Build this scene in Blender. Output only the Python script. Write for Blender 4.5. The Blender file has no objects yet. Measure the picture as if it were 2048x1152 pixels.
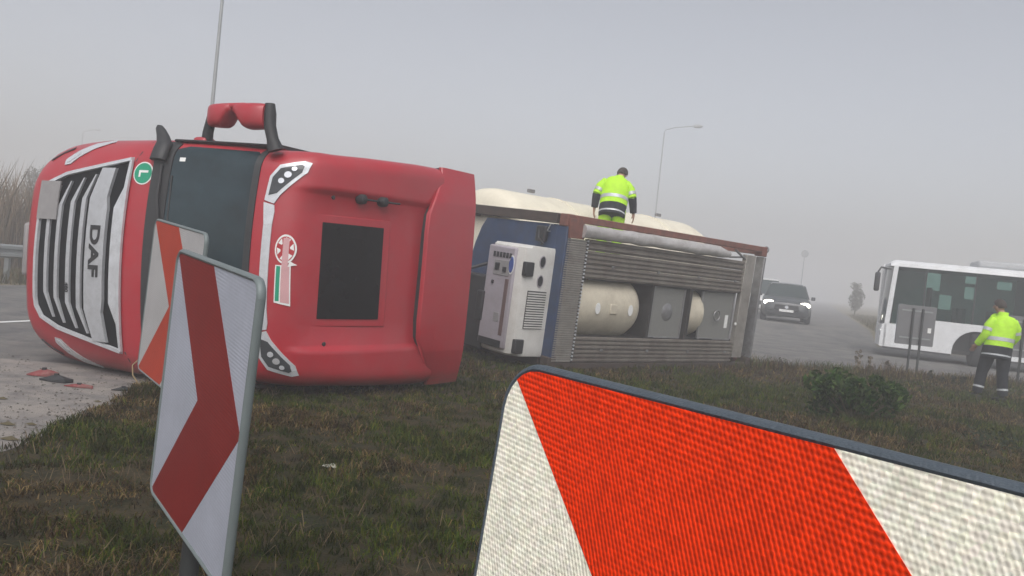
import bpy, bmesh, math, random
import numpy as np
from mathutils import Matrix, Vector, noise
rad = math.radians
random.seed(7); rng = np.random.default_rng(11)
sc = bpy.context.scene
col = sc.collection

# ---------------------------------------------------------------- camera
FPX, CX, CY, EYE = 1700.0, 1024.0, 576.0, 1.6
ROLL, PITCH = rad(6.0), rad(1.48)
cam_d = bpy.data.cameras.new('camera'); cam = bpy.data.objects.new('camera', cam_d); col.objects.link(cam)
cam_d.sensor_width = 36.0; cam_d.lens = 36.0*FPX/2048.0
cam_d.clip_start = 0.05; cam_d.clip_end = 2000
_f = Vector((0, math.cos(PITCH), -math.sin(PITCH))); _r = Vector((1, 0, 0)); _d = Vector((0, -math.sin(PITCH), -math.cos(PITCH)))
_cr, _sr = math.cos(ROLL), math.sin(ROLL)
_rx = _r*_cr - _d*_sr          # image right axis in world
_dy = _r*_sr + _d*_cr          # image down axis in world
cam.matrix_world = Matrix(((_rx.x, -_dy.x, -_f.x, 0), (_rx.y, -_dy.y, -_f.y, 0), (_rx.z, -_dy.z, -_f.z, EYE), (0, 0, 0, 1)))
sc.camera = cam
def ray(u, v): return _f + _rx*((u-CX)/FPX) + _dy*((v-CY)/FPX)
def at_depth(u, v, Y): d = ray(u, v); return Vector((0, 0, EYE)) + d*(Y/d.y)
def on_ground(u, v, z=0.0): d = ray(u, v); return Vector((0, 0, EYE)) + d*((z-EYE)/d.z)

# ---------------------------------------------------------------- world, sun, exposure
SUN_EL, SUN_AZ = rad(50), rad(183)      # azimuth clockwise from +Y
world = bpy.data.worlds.new('World'); sc.world = world; world.use_nodes = True
wn, wl = world.node_tree.nodes, world.node_tree.links
bg = wn['Background']
sky = wn.new('ShaderNodeTexSky'); sky.sky_type = 'NISHITA'; sky.sun_disc = False
sky.sun_elevation = SUN_EL; sky.sun_rotation = SUN_AZ; sky.altitude = 0; sky.air_density = 1.0; sky.dust_density = 3.0; sky.ozone_density = 1.0
hs = wn.new('ShaderNodeHueSaturation'); hs.inputs['Saturation'].default_value = 0.30
tn = wn.new('ShaderNodeMix'); tn.data_type = 'RGBA'; tn.blend_type = 'MULTIPLY'; tn.inputs['Factor'].default_value = 1.0; tn.inputs[7].default_value = (1.0, 0.995, 1.015, 1)
wl.new(sky.outputs[0], hs.inputs['Color']); wl.new(hs.outputs[0], tn.inputs[6]); wl.new(tn.outputs[2], bg.inputs['Color'])
bg.inputs['Strength'].default_value = 0.12
sun_d = bpy.data.lights.new('sun', 'SUN'); sun = bpy.data.objects.new('sun', sun_d); col.objects.link(sun)
sun_d.energy = 1.7; sun_d.angle = rad(50); sun_d.color = (1.0, 0.97, 0.93)
_sd = Vector((math.sin(SUN_AZ)*math.cos(SUN_EL), math.cos(SUN_AZ)*math.cos(SUN_EL), math.sin(SUN_EL)))
sun.rotation_euler = _sd.to_track_quat('Z', 'Y').to_euler(); sun.location = (0, 0, 12)
sc.view_settings.view_transform = 'Standard'; sc.view_settings.look = 'None'
sc.view_settings.exposure = 0.24; sc.view_settings.gamma = 1.0; sc.view_settings.use_curve_mapping = False
sc.cycles.volume_bounces = 4; sc.cycles.max_bounces = 10; sc.cycles.diffuse_bounces = 3; sc.cycles.glossy_bounces = 3
sc.cycles.transparent_max_bounces = 12; sc.cycles.use_denoising = True

# ---------------------------------------------------------------- materials
MATS = {}
def pbr(name, c, rough=0.6, metal=0.0, spec=0.5, var=0.12, vscale=6.0, bump=0.0, bscale=40.0, coat=0.0, dirt=None, dscale=3.0, damt=0.5, emit=None, estr=0.0):
    if name in MATS: return MATS[name]
    m = bpy.data.materials.new(name); m.use_nodes = True
    n, l = m.node_tree.nodes, m.node_tree.links; b = n['Principled BSDF']
    b.inputs['Roughness'].default_value = rough; b.inputs['Metallic'].default_value = metal
    b.inputs['Specular IOR Level'].default_value = spec; b.inputs['Coat Weight'].default_value = coat; b.inputs['Coat Roughness'].default_value = 0.25
    tc = n.new('ShaderNodeTexCoord')
    nz = n.new('ShaderNodeTexNoise'); nz.inputs['Scale'].default_value = vscale; nz.inputs['Detail'].default_value = 6; nz.inputs['Roughness'].default_value = 0.62
    l.new(tc.outputs['Object'], nz.inputs['Vector'])
    mr = n.new('ShaderNodeMapRange'); mr.inputs['From Min'].default_value = 0.25; mr.inputs['From Max'].default_value = 0.75
    mr.inputs['To Min'].default_value = 1-var; mr.inputs['To Max'].default_value = 1+var
    l.new(nz.outputs['Fac'], mr.inputs['Value'])
    mx = n.new('ShaderNodeMix'); mx.data_type = 'RGBA'; mx.blend_type = 'MULTIPLY'; mx.inputs['Factor'].default_value = 1.0
    mx.inputs[6].default_value = (*c, 1); l.new(mr.outputs[0], mx.inputs[7])
    out = mx.outputs[2]
    if dirt:
        n2 = n.new('ShaderNodeTexNoise'); n2.inputs['Scale'].default_value = dscale; n2.inputs['Detail'].default_value = 9; n2.inputs['Roughness'].default_value = 0.7
        l.new(tc.outputs['Object'], n2.inputs['Vector'])
        r2 = n.new('ShaderNodeMapRange'); r2.inputs['From Min'].default_value = 0.42; r2.inputs['From Max'].default_value = 0.72
        r2.inputs['To Min'].default_value = 0; r2.inputs['To Max'].default_value = damt; l.new(n2.outputs['Fac'], r2.inputs['Value'])
        m2 = n.new('ShaderNodeMix'); m2.data_type = 'RGBA'; l.new(r2.outputs[0], m2.inputs['Factor']); l.new(out, m2.inputs[6]); m2.inputs[7].default_value = (*dirt, 1)
        out = m2.outputs[2]
        r3 = n.new('ShaderNodeMapRange'); r3.inputs['To Min'].default_value = rough; r3.inputs['To Max'].default_value = min(1, rough+0.3); l.new(r2.outputs[0], r3.inputs['Value']); l.new(r3.outputs[0], b.inputs['Roughness'])
    l.new(out, b.inputs['Base Color'])
    if bump > 0:
        nb = n.new('ShaderNodeTexNoise'); nb.inputs['Scale'].default_value = bscale; nb.inputs['Detail'].default_value = 8; l.new(tc.outputs['Object'], nb.inputs['Vector'])
        bp = n.new('ShaderNodeBump'); bp.inputs['Strength'].default_value = bump; bp.inputs['Distance'].default_value = 0.02
        l.new(nb.outputs['Fac'], bp.inputs['Height']); l.new(bp.outputs[0], b.inputs['Normal'])
    if emit:
        b.inputs['Emission Color'].default_value = (*emit, 1); b.inputs['Emission Strength'].default_value = estr
    MATS[name] = m; return m
RED = pbr('red_paint', (0.40, 0.016, 0.028), 0.36, coat=0.35, var=0.07, vscale=2, dirt=(0.34, 0.07, 0.075), dscale=3, damt=0.4, bump=0.03, bscale=5)
def smear(m, colr, x0, x1, amt):
    n, l = m.node_tree.nodes, m.node_tree.links; b = n['Principled BSDF']; src = b.inputs['Base Color'].links[0].from_socket
    tc = n.new('ShaderNodeTexCoord'); sx = n.new('ShaderNodeSeparateXYZ'); l.new(tc.outputs['Object'], sx.inputs[0])
    r = n.new('ShaderNodeMapRange'); r.inputs['From Min'].default_value = x0; r.inputs['From Max'].default_value = x1; l.new(sx.outputs['X'], r.inputs['Value'])
    mp = n.new('ShaderNodeMapping'); mp.inputs['Scale'].default_value = (6, 1.2, 1.2); l.new(tc.outputs['Object'], mp.inputs[0])
    nz = n.new('ShaderNodeTexNoise'); nz.inputs['Scale'].default_value = 3; nz.inputs['Detail'].default_value = 10; nz.inputs['Roughness'].default_value = 0.75; l.new(mp.outputs[0], nz.inputs['Vector'])
    a = n.new('ShaderNodeMath'); a.operation = 'MULTIPLY_ADD'; l.new(nz.outputs['Fac'], a.inputs[0]); a.inputs[1].default_value = 2.4; a.inputs[2].default_value = -1.35
    q = n.new('ShaderNodeMath'); q.operation = 'ADD'; l.new(a.outputs[0], q.inputs[0]); l.new(r.outputs[0], q.inputs[1])
    k = n.new('ShaderNodeMath'); k.operation = 'MULTIPLY'; k.use_clamp = True; l.new(q.outputs[0], k.inputs[0]); l.new(r.outputs[0], k.inputs[1])
    k2 = n.new('ShaderNodeMath'); k2.operation = 'MULTIPLY'; l.new(k.outputs[0], k2.inputs[0]); k2.inputs[1].default_value = amt
    mx = n.new('ShaderNodeMix'); mx.data_type = 'RGBA'; l.new(k2.outputs[0], mx.inputs['Factor']); l.new(src, mx.inputs[6]); mx.inputs[7].default_value = (*colr, 1); l.new(mx.outputs[2], b.inputs['Base Color'])
smear(RED, (0.10, 0.062, 0.045), -0.92, -1.26, 0.75)
REDIN = pbr('red_paint_plain', (0.42, 0.022, 0.03), 0.5, var=0.1)
DUSTRED = pbr('dusty_red_plastic', (0.20, 0.028, 0.03), 0.7, var=0.3, dirt=(0.22, 0.17, 0.15), dscale=14, damt=0.7)
SILVER = pbr('silver_trim', (0.66, 0.68, 0.71), 0.38, 0.35, var=0.08, dirt=(0.3, 0.3, 0.29), dscale=9, damt=0.4)
BAR = pbr('satin_grey_bar', (0.52, 0.535, 0.56), 0.4, 0.3, var=0.08, dirt=(0.22, 0.22, 0.21), dscale=12, damt=0.4)
BLACK = pbr('black_plastic', (0.022, 0.023, 0.025), 0.55, var=0.25, vscale=15)
GRILLEBK = pbr('grille_black', (0.008, 0.009, 0.011), 0.6, spec=0.15, var=0.2)
DARKGLASS = pbr('dark_glass', (0.018, 0.034, 0.042), 0.07, spec=0.38, var=0.5, vscale=2.5)
HATCH = pbr('hatch_glass', (0.006, 0.006, 0.007), 0.2, spec=0.22, var=0.3, vscale=3)
LAMP = pbr('lamp_dark', (0.05, 0.055, 0.06), 0.2, var=0.3)
LENS = pbr('lamp_lens', (0.85, 0.87, 0.9), 0.1, 0.6, var=0.05)
RUBBER = pbr('tyre_rubber', (0.02, 0.02, 0.021), 0.85, bump=0.2)
STEEL = pbr('dull_steel', (0.30, 0.30, 0.31), 0.45, 0.6, dirt=(0.12, 0.10, 0.08), dscale=7, damt=0.5)
PLATE = pbr('plate_grey', (0.27, 0.26, 0.26), 0.6, var=0.12, vscale=10)
GREEN = pbr('sticker_green', (0.01, 0.30, 0.17), 0.5, var=0.06)
WHITE = pbr('sticker_white', (0.78, 0.78, 0.76), 0.5, var=0.05)
PINK = pbr('sticker_blur_pink', (0.60, 0.34, 0.35), 0.6, var=0.06)  # tone of a blurred-out area laid over the stickers
CREAM = pbr('cream_tank_paint', (0.80, 0.745, 0.60), 0.45, var=0.05, vscale=1.5, dirt=(0.50, 0.45, 0.35), dscale=2.2, damt=0.4)
CREAMD = pbr('grimy_cream', (0.60, 0.545, 0.43), 0.55, var=0.08, vscale=2, dirt=(0.34, 0.29, 0.22), dscale=2.5, damt=0.6)
BLUE = pbr('blue_frame_paint', (0.026, 0.052, 0.115), 0.5, var=0.15, dirt=(0.05, 0.05, 0.06), dscale=4, damt=0.6)
UNITW = pbr('unit_white', (0.62, 0.61, 0.58), 0.5, var=0.05, dirt=(0.42, 0.39, 0.34), dscale=4, damt=0.45)
UNITG = pbr('unit_grey', (0.36, 0.33, 0.365), 0.5, var=0.07, dirt=(0.28, 0.24, 0.24), dscale=4, damt=0.5)
RUST = pbr('red_oxide_frame', (0.20, 0.075, 0.055), 0.7, var=0.25, vscale=8, dirt=(0.10, 0.07, 0.06), dscale=6, damt=0.7, bump=0.15)
ALU = pbr('weathered_aluminium', (0.36, 0.34, 0.31), 0.5, 0.45, var=0.15, vscale=3, dirt=(0.16, 0.13, 0.11), dscale=2.5, damt=0.6)
DECK = pbr('brown_grey_decking', (0.23, 0.205, 0.18), 0.55, 0.35, var=0.2, vscale=3, dirt=(0.10, 0.075, 0.06), dscale=2.5, damt=0.65)
ALUB = pbr('bright_foil_sheet', (0.56, 0.54, 0.53), 0.45, 0.35, var=0.16, vscale=4, bump=0.9, bscale=5, dirt=(0.30, 0.27, 0.25), dscale=3, damt=0.6)
MESHP = pbr('mesh_panel', (0.24, 0.24, 0.225), 0.6, 0.3, var=0.12, vscale=30)
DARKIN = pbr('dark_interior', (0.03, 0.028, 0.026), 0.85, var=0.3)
GALV = pbr('galvanised_steel', (0.34, 0.36, 0.36), 0.5, 0.5, var=0.12, dirt=(0.2, 0.2, 0.19), damt=0.4)
EDGEG = pbr('sign_edge_grey', (0.17, 0.20, 0.20), 0.5, 0.2, var=0.1)
EDGED = pbr('sign_edge_dark', (0.075, 0.095, 0.115), 0.55, 0.1, var=0.12, vscale=60, bump=0.25, bscale=220)
SIGNBACK = pbr('sign_back_grey', (0.17, 0.17, 0.175), 0.6, 0.2, var=0.1)
SKIN = pbr('skin', (0.45, 0.26, 0.19), 0.6, var=0.1)
HAIR = pbr('dark_hair', (0.045, 0.035, 0.03), 0.8, var=0.3, vscale=40)
HIVIS = pbr('hi_vis_yellow', (0.46, 0.82, 0.02), 0.7, var=0.16, vscale=8, bump=1.0, bscale=7)
NAVY = pbr('navy_cloth', (0.012, 0.015, 0.020), 0.85, var=0.25, vscale=12, bump=0.4, bscale=12)
REFL = pbr('reflective_band', (0.48, 0.50, 0.51), 0.4, 0.2, var=0.1, vscale=20)
BOOT = pbr('boot_black', (0.02, 0.02, 0.02), 0.7)
BUSW = pbr('bus_white', (0.74, 0.75, 0.76), 0.4, var=0.04, dirt=(0.45, 0.44, 0.42), dscale=2, damt=0.4)
BUSG = pbr('bus_glass', (0.03, 0.045, 0.045), 0.1, var=0.3, vscale=1.5)
CARD = pbr('dark_car_paint', (0.045, 0.05, 0.055), 0.3, coat=0.4, var=0.1)
CARW = pbr('white_car_paint', (0.72, 0.72, 0.70), 0.3, coat=0.4, var=0.05)
HEADL = pbr('headlamp_lit', (1, 0.97, 0.85), 0.3, emit=(1.0, 0.97, 0.80), estr=8.0)
PAINTL = pbr('road_paint', (0.72, 0.72, 0.70), 0.7, var=0.12, vscale=5)
FADEGALV = pbr('fog_paled_galvanised', (0.36, 0.37, 0.38), 0.6, 0.1, var=0.08)  # galvanised steel paled: fog fading of distant poles put into the colour
DARKFR = pbr('dark_brown_frame', (0.05, 0.038, 0.032), 0.7, var=0.3, dirt=(0.09, 0.06, 0.045), damt=0.6)
STRAW = pbr('dry_straw', (0.30, 0.22, 0.12), 0.9, var=0.25)
STEM = pbr('stem_brown', (0.09, 0.075, 0.04), 0.9, var=0.25)
POST = pbr('dark_post', (0.045, 0.048, 0.048), 0.6, 0.2, var=0.2)

def vcol(name, rough=0.85, trans=0.25):
    m = bpy.data.materials.new(name); m.use_nodes = True
    n, l = m.node_tree.nodes, m.node_tree.links; b = n['Principled BSDF']; b.inputs['Roughness'].default_value = rough; b.inputs['Specular IOR Level'].default_value = 0.25
    a = n.new('ShaderNodeVertexColor'); a.layer_name = 'tint'; l.new(a.outputs[0], b.inputs['Base Color'])
    t = n.new('ShaderNodeBsdfTranslucent'); l.new(a.outputs[0], t.inputs['Color'])
    mx = n.new('ShaderNodeMixShader'); mx.inputs[0].default_value = trans
    l.new(b.outputs[0], mx.inputs[1]); l.new(t.outputs[0], mx.inputs[2]); l.new(mx.outputs[0], n['Material Output'].inputs['Surface'])
    return m
LEAFM = vcol('blade_tints'); LEAFB = vcol('leaf_tints', 0.6, 0.3)

def sheeting(name, c, rough, metal, cell, depth, dark, fleck=0.0):
    """retroreflective sheeting: a lattice of tiny embossed cells"""
    m = bpy.data.materials.new(name); m.use_nodes = True
    n, l = m.node_tree.nodes, m.node_tree.links; b = n['Principled BSDF']
    b.inputs['Roughness'].default_value = rough; b.inputs['Metallic'].default_value = metal; b.inputs['Specular IOR Level'].default_value = 0.2
    tc = n.new('ShaderNodeTexCoord'); sx = n.new('ShaderNodeSeparateXYZ'); l.new(tc.outputs['Object'], sx.inputs[0])
    def M(op, a, bb=None):
        q = n.new('ShaderNodeMath'); q.operation = op
        for i, v in enumerate((a, bb)):
            if v is None: continue
            if isinstance(v, (int, float)): q.inputs[i].default_value = v
            else: l.new(v, q.inputs[i])
        return q.outputs[0]
    k = 2*math.pi/cell
    ax = M('MULTIPLY', sx.outputs['X'], k); az = M('MULTIPLY', sx.outputs['Z'], k)
    wz = n.new('ShaderNodeTexNoise'); wz.inputs['Scale'].default_value = 3.0; wz.inputs['Detail'].default_value = 3; l.new(tc.outputs['Object'], wz.inputs['Vector'])
    wt = n.new('ShaderNodeMapRange'); wt.inputs['From Min'].default_value = 0.35; wt.inputs['From Max'].default_value = 0.65; wt.inputs['To Min'].default_value = 0.06; wt.inputs['To Max'].default_value = 0.38; l.new(wz.outputs['Fac'], wt.inputs['Value'])
    p = M('COSINE', M('ADD', ax, M('MULTIPLY', az, 0.5))); q = M('COSINE', M('ADD', M('MULTIPLY', az, 0.9), M('MULTIPLY', ax, 0.06)))
    h = M('ADD', M('MULTIPLY', M('ADD', p, 1.0), wt.outputs[0]), M('MULTIPLY', M('ADD', q, 1.0), M('SUBTRACT', 0.5, wt.outputs[0])))
    cid = n.new('ShaderNodeCombineXYZ'); l.new(M('FLOOR', M('MULTIPLY', sx.outputs['X'], 1/cell)), cid.inputs[0]); l.new(M('FLOOR', M('MULTIPLY', sx.outputs['Z'], 0.9/cell)), cid.inputs[2])
    wn_ = n.new('ShaderNodeTexWhiteNoise'); l.new(cid.outputs[0], wn_.inputs['Vector'])
    cr_ = n.new('ShaderNodeMapRange'); cr_.inputs['To Min'].default_value = 0.80 if dark < 0.85 else 0.97; cr_.inputs['To Max'].default_value = 1.08 if dark < 0.85 else 1.02; l.new(wn_.outputs['Value'], cr_.inputs['Value'])
    mr = n.new('ShaderNodeMapRange'); mr.inputs['From Min'].default_value = 0.15; mr.inputs['From Max'].default_value = 0.65
    mr.inputs['To Min'].default_value = dark; mr.inputs['To Max'].default_value = 1.0; l.new(h, mr.inputs['Value'])
    mx = n.new('ShaderNodeMix'); mx.data_type = 'RGBA'; mx.blend_type = 'MULTIPLY'; mx.inputs['Factor'].default_value = 1.0
    mx.inputs[6].default_value = (*c, 1); l.new(M('MULTIPLY', mr.outputs[0], cr_.outputs[0]), mx.inputs[7]); out = mx.outputs[2]
    nz = n.new('ShaderNodeTexNoise'); nz.inputs['Scale'].default_value = 4; nz.inputs['Detail'].default_value = 6; l.new(tc.outputs['Object'], nz.inputs['Vector'])
    r2 = n.new('ShaderNodeMapRange'); r2.inputs['From Min'].default_value = 0.3; r2.inputs['From Max'].default_value = 0.7; r2.inputs['To Min'].default_value = 0.94 if dark < 0.85 else 0.88; r2.inputs['To Max'].default_value = 1.03
    l.new(nz.outputs['Fac'], r2.inputs['Value'])
    m2 = n.new('ShaderNodeMix'); m2.data_type = 'RGBA'; m2.blend_type = 'MULTIPLY'; m2.inputs['Factor'].default_value = 1.0
    l.new(out, m2.inputs[6]); l.new(r2.outputs[0], m2.inputs[7]); out = m2.outputs[2]
    if fleck:
        vo = n.new('ShaderNodeTexVoronoi'); vo.inputs['Scale'].default_value = 140; l.new(tc.outputs['Object'], vo.inputs['Vector'])
        h2 = n.new('ShaderNodeHueSaturation'); h2.inputs['Saturation'].default_value = 0.22; h2.inputs['Value'].default_value = 1.7; l.new(vo.outputs['Color'], h2.inputs['Color'])
        m3 = n.new('ShaderNodeMix'); m3.data_type = 'RGBA'; m3.blend_type = 'MULTIPLY'; m3.inputs['Factor'].default_value = fleck
        l.new(out, m3.inputs[6]); l.new(h2.outputs[0], m3.inputs[7]); out = m3.outputs[2]
    l.new(out, b.inputs['Base Color'])
    bp = n.new('ShaderNodeBump'); bp.inputs['Strength'].default_value = 1.0; bp.inputs['Distance'].default_value = depth
    l.new(h, bp.inputs['Height']); l.new(bp.outputs[0], b.inputs['Normal'])
    return m

# ---------------------------------------------------------------- mesh helpers
def tag(o, label=None, cat=None, group=None, kind=None):
    for k, v in (('label', label), ('category', cat), ('group', group), ('kind', kind)):
        if v: o[k] = v
    return o
def link(name, me, mat, parent=None):
    o = bpy.data.objects.new(name, me); col.objects.link(o)
    if mat is not None and not me.materials: me.materials.append(mat)
    if parent is not None: o.parent = parent
    return o
def empty(name, loc=(0, 0, 0), rz=0.0, mat=None):
    o = bpy.data.objects.new(name, None); col.objects.link(o); o.empty_display_size = 0.3
    if mat is not None: o.matrix_world = mat
    else: o.location = loc; o.rotation_euler = (0, 0, rz)
    return o
class G:
    def __init__(s): s.v = []; s.f = []
    def add(s, vs, fs):
        b = len(s.v); s.v += [tuple(p) for p in vs]; s.f += [tuple(i+b for i in f) for f in fs]; return s
    def box(s, lo, hi, M=None):
        x0, y0, z0 = lo; x1, y1, z1 = hi
        vs = [Vector(p) for p in ((x0,y0,z0),(x1,y0,z0),(x1,y1,z0),(x0,y1,z0),(x0,y0,z1),(x1,y0,z1),(x1,y1,z1),(x0,y1,z1))]
        if M is not None: vs = [M @ p for p in vs]
        return s.add(vs, ((3,2,1,0),(4,5,6,7),(0,1,5,4),(1,2,6,5),(2,3,7,6),(3,0,4,7)))
    def tube(s, pts, r, n=8, cap=True, flat=1.0):
        pts = [Vector(p) for p in pts]; rs = r if isinstance(r, (list, tuple)) else [r]*len(pts)
        rings = []; up = None
        for i, p in enumerate(pts):
            t = (pts[min(i+1, len(pts)-1)]-pts[max(i-1, 0)]).normalized()
            if up is None:
                up = Vector((0, 0, 1)) if abs(t.z) < 0.9 else Vector((0, 1, 0))
            a = t.cross(up).normalized(); up = a.cross(t).normalized()
            rings.append([p + a*math.cos(2*math.pi*k/n)*rs[i] + up*math.sin(2*math.pi*k/n)*rs[i]*flat for k in range(n)])
        return s.loft(rings, True, cap)
    def loft(s, rings, closed=True, cap=True):
        b = len(s.v); n = len(rings[0]); fs = []
        for r in rings: s.v += [tuple(p) for p in r]
        for i in range(len(rings)-1):
            for k in range(n if closed else n-1):
                k2 = (k+1) % n; fs.append((b+i*n+k, b+i*n+k2, b+(i+1)*n+k2, b+(i+1)*n+k))
        if cap and closed: fs += [tuple(b+k for k in reversed(range(n))), tuple(b+(len(rings)-1)*n+k for k in range(n))]
        s.f += fs; return s
    def prism(s, poly, fn0, fn1):
        n = len(poly); vs = [fn0(*p) for p in poly] + [fn1(*p) for p in poly]
        fs = [tuple(reversed(range(n))), tuple(range(n, 2*n))] + [(i, (i+1) % n, n+(i+1) % n, n+i) for i in range(n)]
        return s.add(vs, fs)
    def lathe(s, prof, n=20, M=None):
        """prof: (r, h) pairs round local z"""
        rings = [[(r*math.cos(2*math.pi*k/n), r*math.sin(2*math.pi*k/n), h) for k in range(n)] for r, h in prof]
        if M is not None: rings = [[M @ Vector(p) for p in r] for r in rings]
        return s.loft(rings, True, True)
    def build(s, name, mat, parent=None, smooth=None, bevel=0.0, seg=2, fix=True):
        me = bpy.data.meshes.new(name); me.from_pydata(s.v, [], s.f); me.update()
        if fix:
            bm = bmesh.new(); bm.from_mesh(me); bmesh.ops.recalc_face_normals(bm, faces=bm.faces); bm.to_mesh(me); bm.free()
        o = link(name, me, mat, parent)
        if smooth is not None or bevel:
            me.shade_smooth(); me.set_sharp_from_angle(angle=rad(smooth if smooth is not None else 35))
        if bevel:
            md = o.modifiers.new('bevel', 'BEVEL'); md.width = bevel; md.segments = seg; md.limit_method = 'ANGLE'; md.angle_limit = rad(35)
        return o
def box(name, lo, hi, mat, parent=None, bevel=0.0, M=None): return G().box(lo, hi, M).build(name, mat, parent, bevel=bevel)
def tube(name, pts, r, mat, parent=None, n=8, flat=1.0): return G().tube(pts, r, n, True, flat).build(name, mat, parent, smooth=50)
def frame_z(p, d):
    """matrix whose local z runs along d, at p"""
    q = Vector(d).to_track_quat('Z', 'Y'); return Matrix.Translation(Vector(p)) @ q.to_matrix().to_4x4()
def interp(tab, t):
    if t <= tab[0][0]: return tab[0][1]
    for (a, va), (b, vb) in zip(tab, tab[1:]):
        if t <= b: return va + (vb-va)*(t-a)/(b-a)
    return tab[-1][1]
def smooth(a, b, x): t = max(0.0, min(1.0, (x-a)/(b-a))); return t*t*(3-2*t)
def text_mesh(txt, size):
    cu = bpy.data.curves.new('txt', 'FONT'); cu.body = txt; cu.size = size; cu.align_x = 'CENTER'; cu.align_y = 'CENTER'; cu.offset = size*0.03; cu.resolution_u = 4
    o = bpy.data.objects.new('txt', cu); col.objects.link(o)
    dg = bpy.context.evaluated_depsgraph_get(); me = bpy.data.meshes.new_from_object(o.evaluated_get(dg))
    vs = [v.co.copy() for v in me.vertices]; fs = [tuple(p.vertices) for p in me.polygons]
    bpy.data.objects.remove(o); bpy.data.curves.remove(cu); bpy.data.meshes.remove(me)
    return vs, fs
def letters(name, txt, size, fn, mat, parent, sx=1.0):
    """letter faces mapped through fn(tx, ty, layer) onto a surface, with a raised rim"""
    vs, fs = text_mesh(txt, size); g = G(); n = len(vs)
    g.add([fn(v.x*sx, v.y, 1) for v in vs], fs)
    ed = {}
    for f in fs:
        for a, b in zip(f, f[1:]+f[:1]): ed[(a, b)] = ed.get((a, b), 0)+1
    low = len(g.v); g.v += [tuple(fn(v.x*sx, v.y, 0)) for v in vs]
    for (a, b) in ed:
        if (b, a) not in ed: g.f.append((a, b, low+b, low+a))
    return g.build(name, mat, parent, fix=False)

# ---------------------------------------------------------------- ground and roads
def gz(x, y): return 0.44*smooth(29, 37, y)
def ground_mat(name, cols, scales, bump, rough=0.9):
    m = bpy.data.materials.new(name); m.use_nodes = True
    n, l = m.node_tree.nodes, m.node_tree.links; b = n['Principled BSDF']; b.inputs['Roughness'].default_value = rough; b.inputs['Specular IOR Level'].default_value = 0.3
    tc = n.new('ShaderNodeTexCoord'); prev = None; hts = []
    for i, (c, s_) in enumerate(zip(cols, [None]+scales)):
        if i == 0:
            rgb = n.new('ShaderNodeRGB'); rgb.outputs[0].default_value = (*c, 1); prev = rgb.outputs[0]; continue
        nz = n.new('ShaderNodeTexNoise'); nz.inputs['Scale'].default_value = s_; nz.inputs['Detail'].default_value = 9; nz.inputs['Roughness'].default_value = 0.65
        mp = n.new('ShaderNodeMapping'); mp.inputs['Location'].default_value = (i*7.3, i*3.1, 0); l.new(tc.outputs['Object'], mp.inputs[0]); l.new(mp.outputs[0], nz.inputs['Vector'])
        r = n.new('ShaderNodeMapRange'); r.inputs['From Min'].default_value = 0.42; r.inputs['From Max'].default_value = 0.62; l.new(nz.outputs['Fac'], r.inputs['Value'])
        mx = n.new('ShaderNodeMix'); mx.data_type = 'RGBA'; l.new(r.outputs[0], mx.inputs['Factor']); l.new(prev, mx.inputs[6]); mx.inputs[7].default_value = (*c, 1); prev = mx.outputs[2]
    l.new(prev, b.inputs['Base Color'])
    nb = n.new('ShaderNodeTexNoise'); nb.inputs['Scale'].default_value = 60; nb.inputs['Detail'].default_value = 8; l.new(tc.outputs['Object'], nb.inputs['Vector'])
    bp = n.new('ShaderNodeBump'); bp.inputs['Strength'].default_value = bump; bp.inputs['Distance'].default_value = 0.02; l.new(nb.outputs['Fac'], bp.inputs['Height']); l.new(bp.outputs[0], b.inputs['Normal'])
    return m
FIELD = ground_mat('field', [(0.15, 0.13, 0.08), (0.10, 0.10, 0.055), (0.20, 0.16, 0.10)], [0.15, 0.6], 0.4)
ASPH = ground_mat('asphalt', [(0.125, 0.122, 0.122), (0.155, 0.15, 0.145), (0.10, 0.098, 0.10), (0.19, 0.18, 0.165)], [0.5, 3.0, 1.3], 0.35)
DUST = ground_mat('dusty_pavement', [(0.20, 0.188, 0.18), (0.245, 0.228, 0.213), (0.155, 0.146, 0.14), (0.28, 0.255, 0.23)], [1.2, 4.5, 2.3], 0.35)
TURF = ground_mat('turf_soil', [(0.020, 0.019, 0.006), (0.036, 0.026, 0.011), (0.012, 0.018, 0.003), (0.055, 0.040, 0.018)], [1.1, 3.2, 6.0], 0.8)
def sheet(name, rows, mat, kind='structure', parent=None):
    g = G(); g.loft(rows, False, False)
    o = g.build(name, mat, parent, smooth=40, fix=False); tag(o, kind=kind); return o
def frange(a, b, n): return [a+(b-a)*i/(n-1) for i in range(n)]
ys = frange(-12, 28, 5) + frange(29, 37, 9) + [50, 80, 150, 300, 600]
sheet('ground', [[(x, y, gz(x, y)-0.03) for x in frange(-600, 600, 13)] for y in ys], FIELD)
yhi = lambda x: min(31.0, 18.7+(x+11.25)/0.28)
rows = []
for x in frange(-16, -9, 8) + frange(-8, 45, 12):
    hi = max(-5, yhi(x)); rows.append([(x, y, gz(x, y)) for y in frange(-11, hi, 22)])
sheet('road', rows, ASPH)
rows = [[(x, y, gz(x, y)+0.0) for x in frange(5+0.30*(y-31), 14.2+0.36*(y-33), 5)] for y in frange(31.0, 37, 9)+[45, 60, 90, 140, 300]]
sheet('side_road', rows, ASPH)
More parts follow.
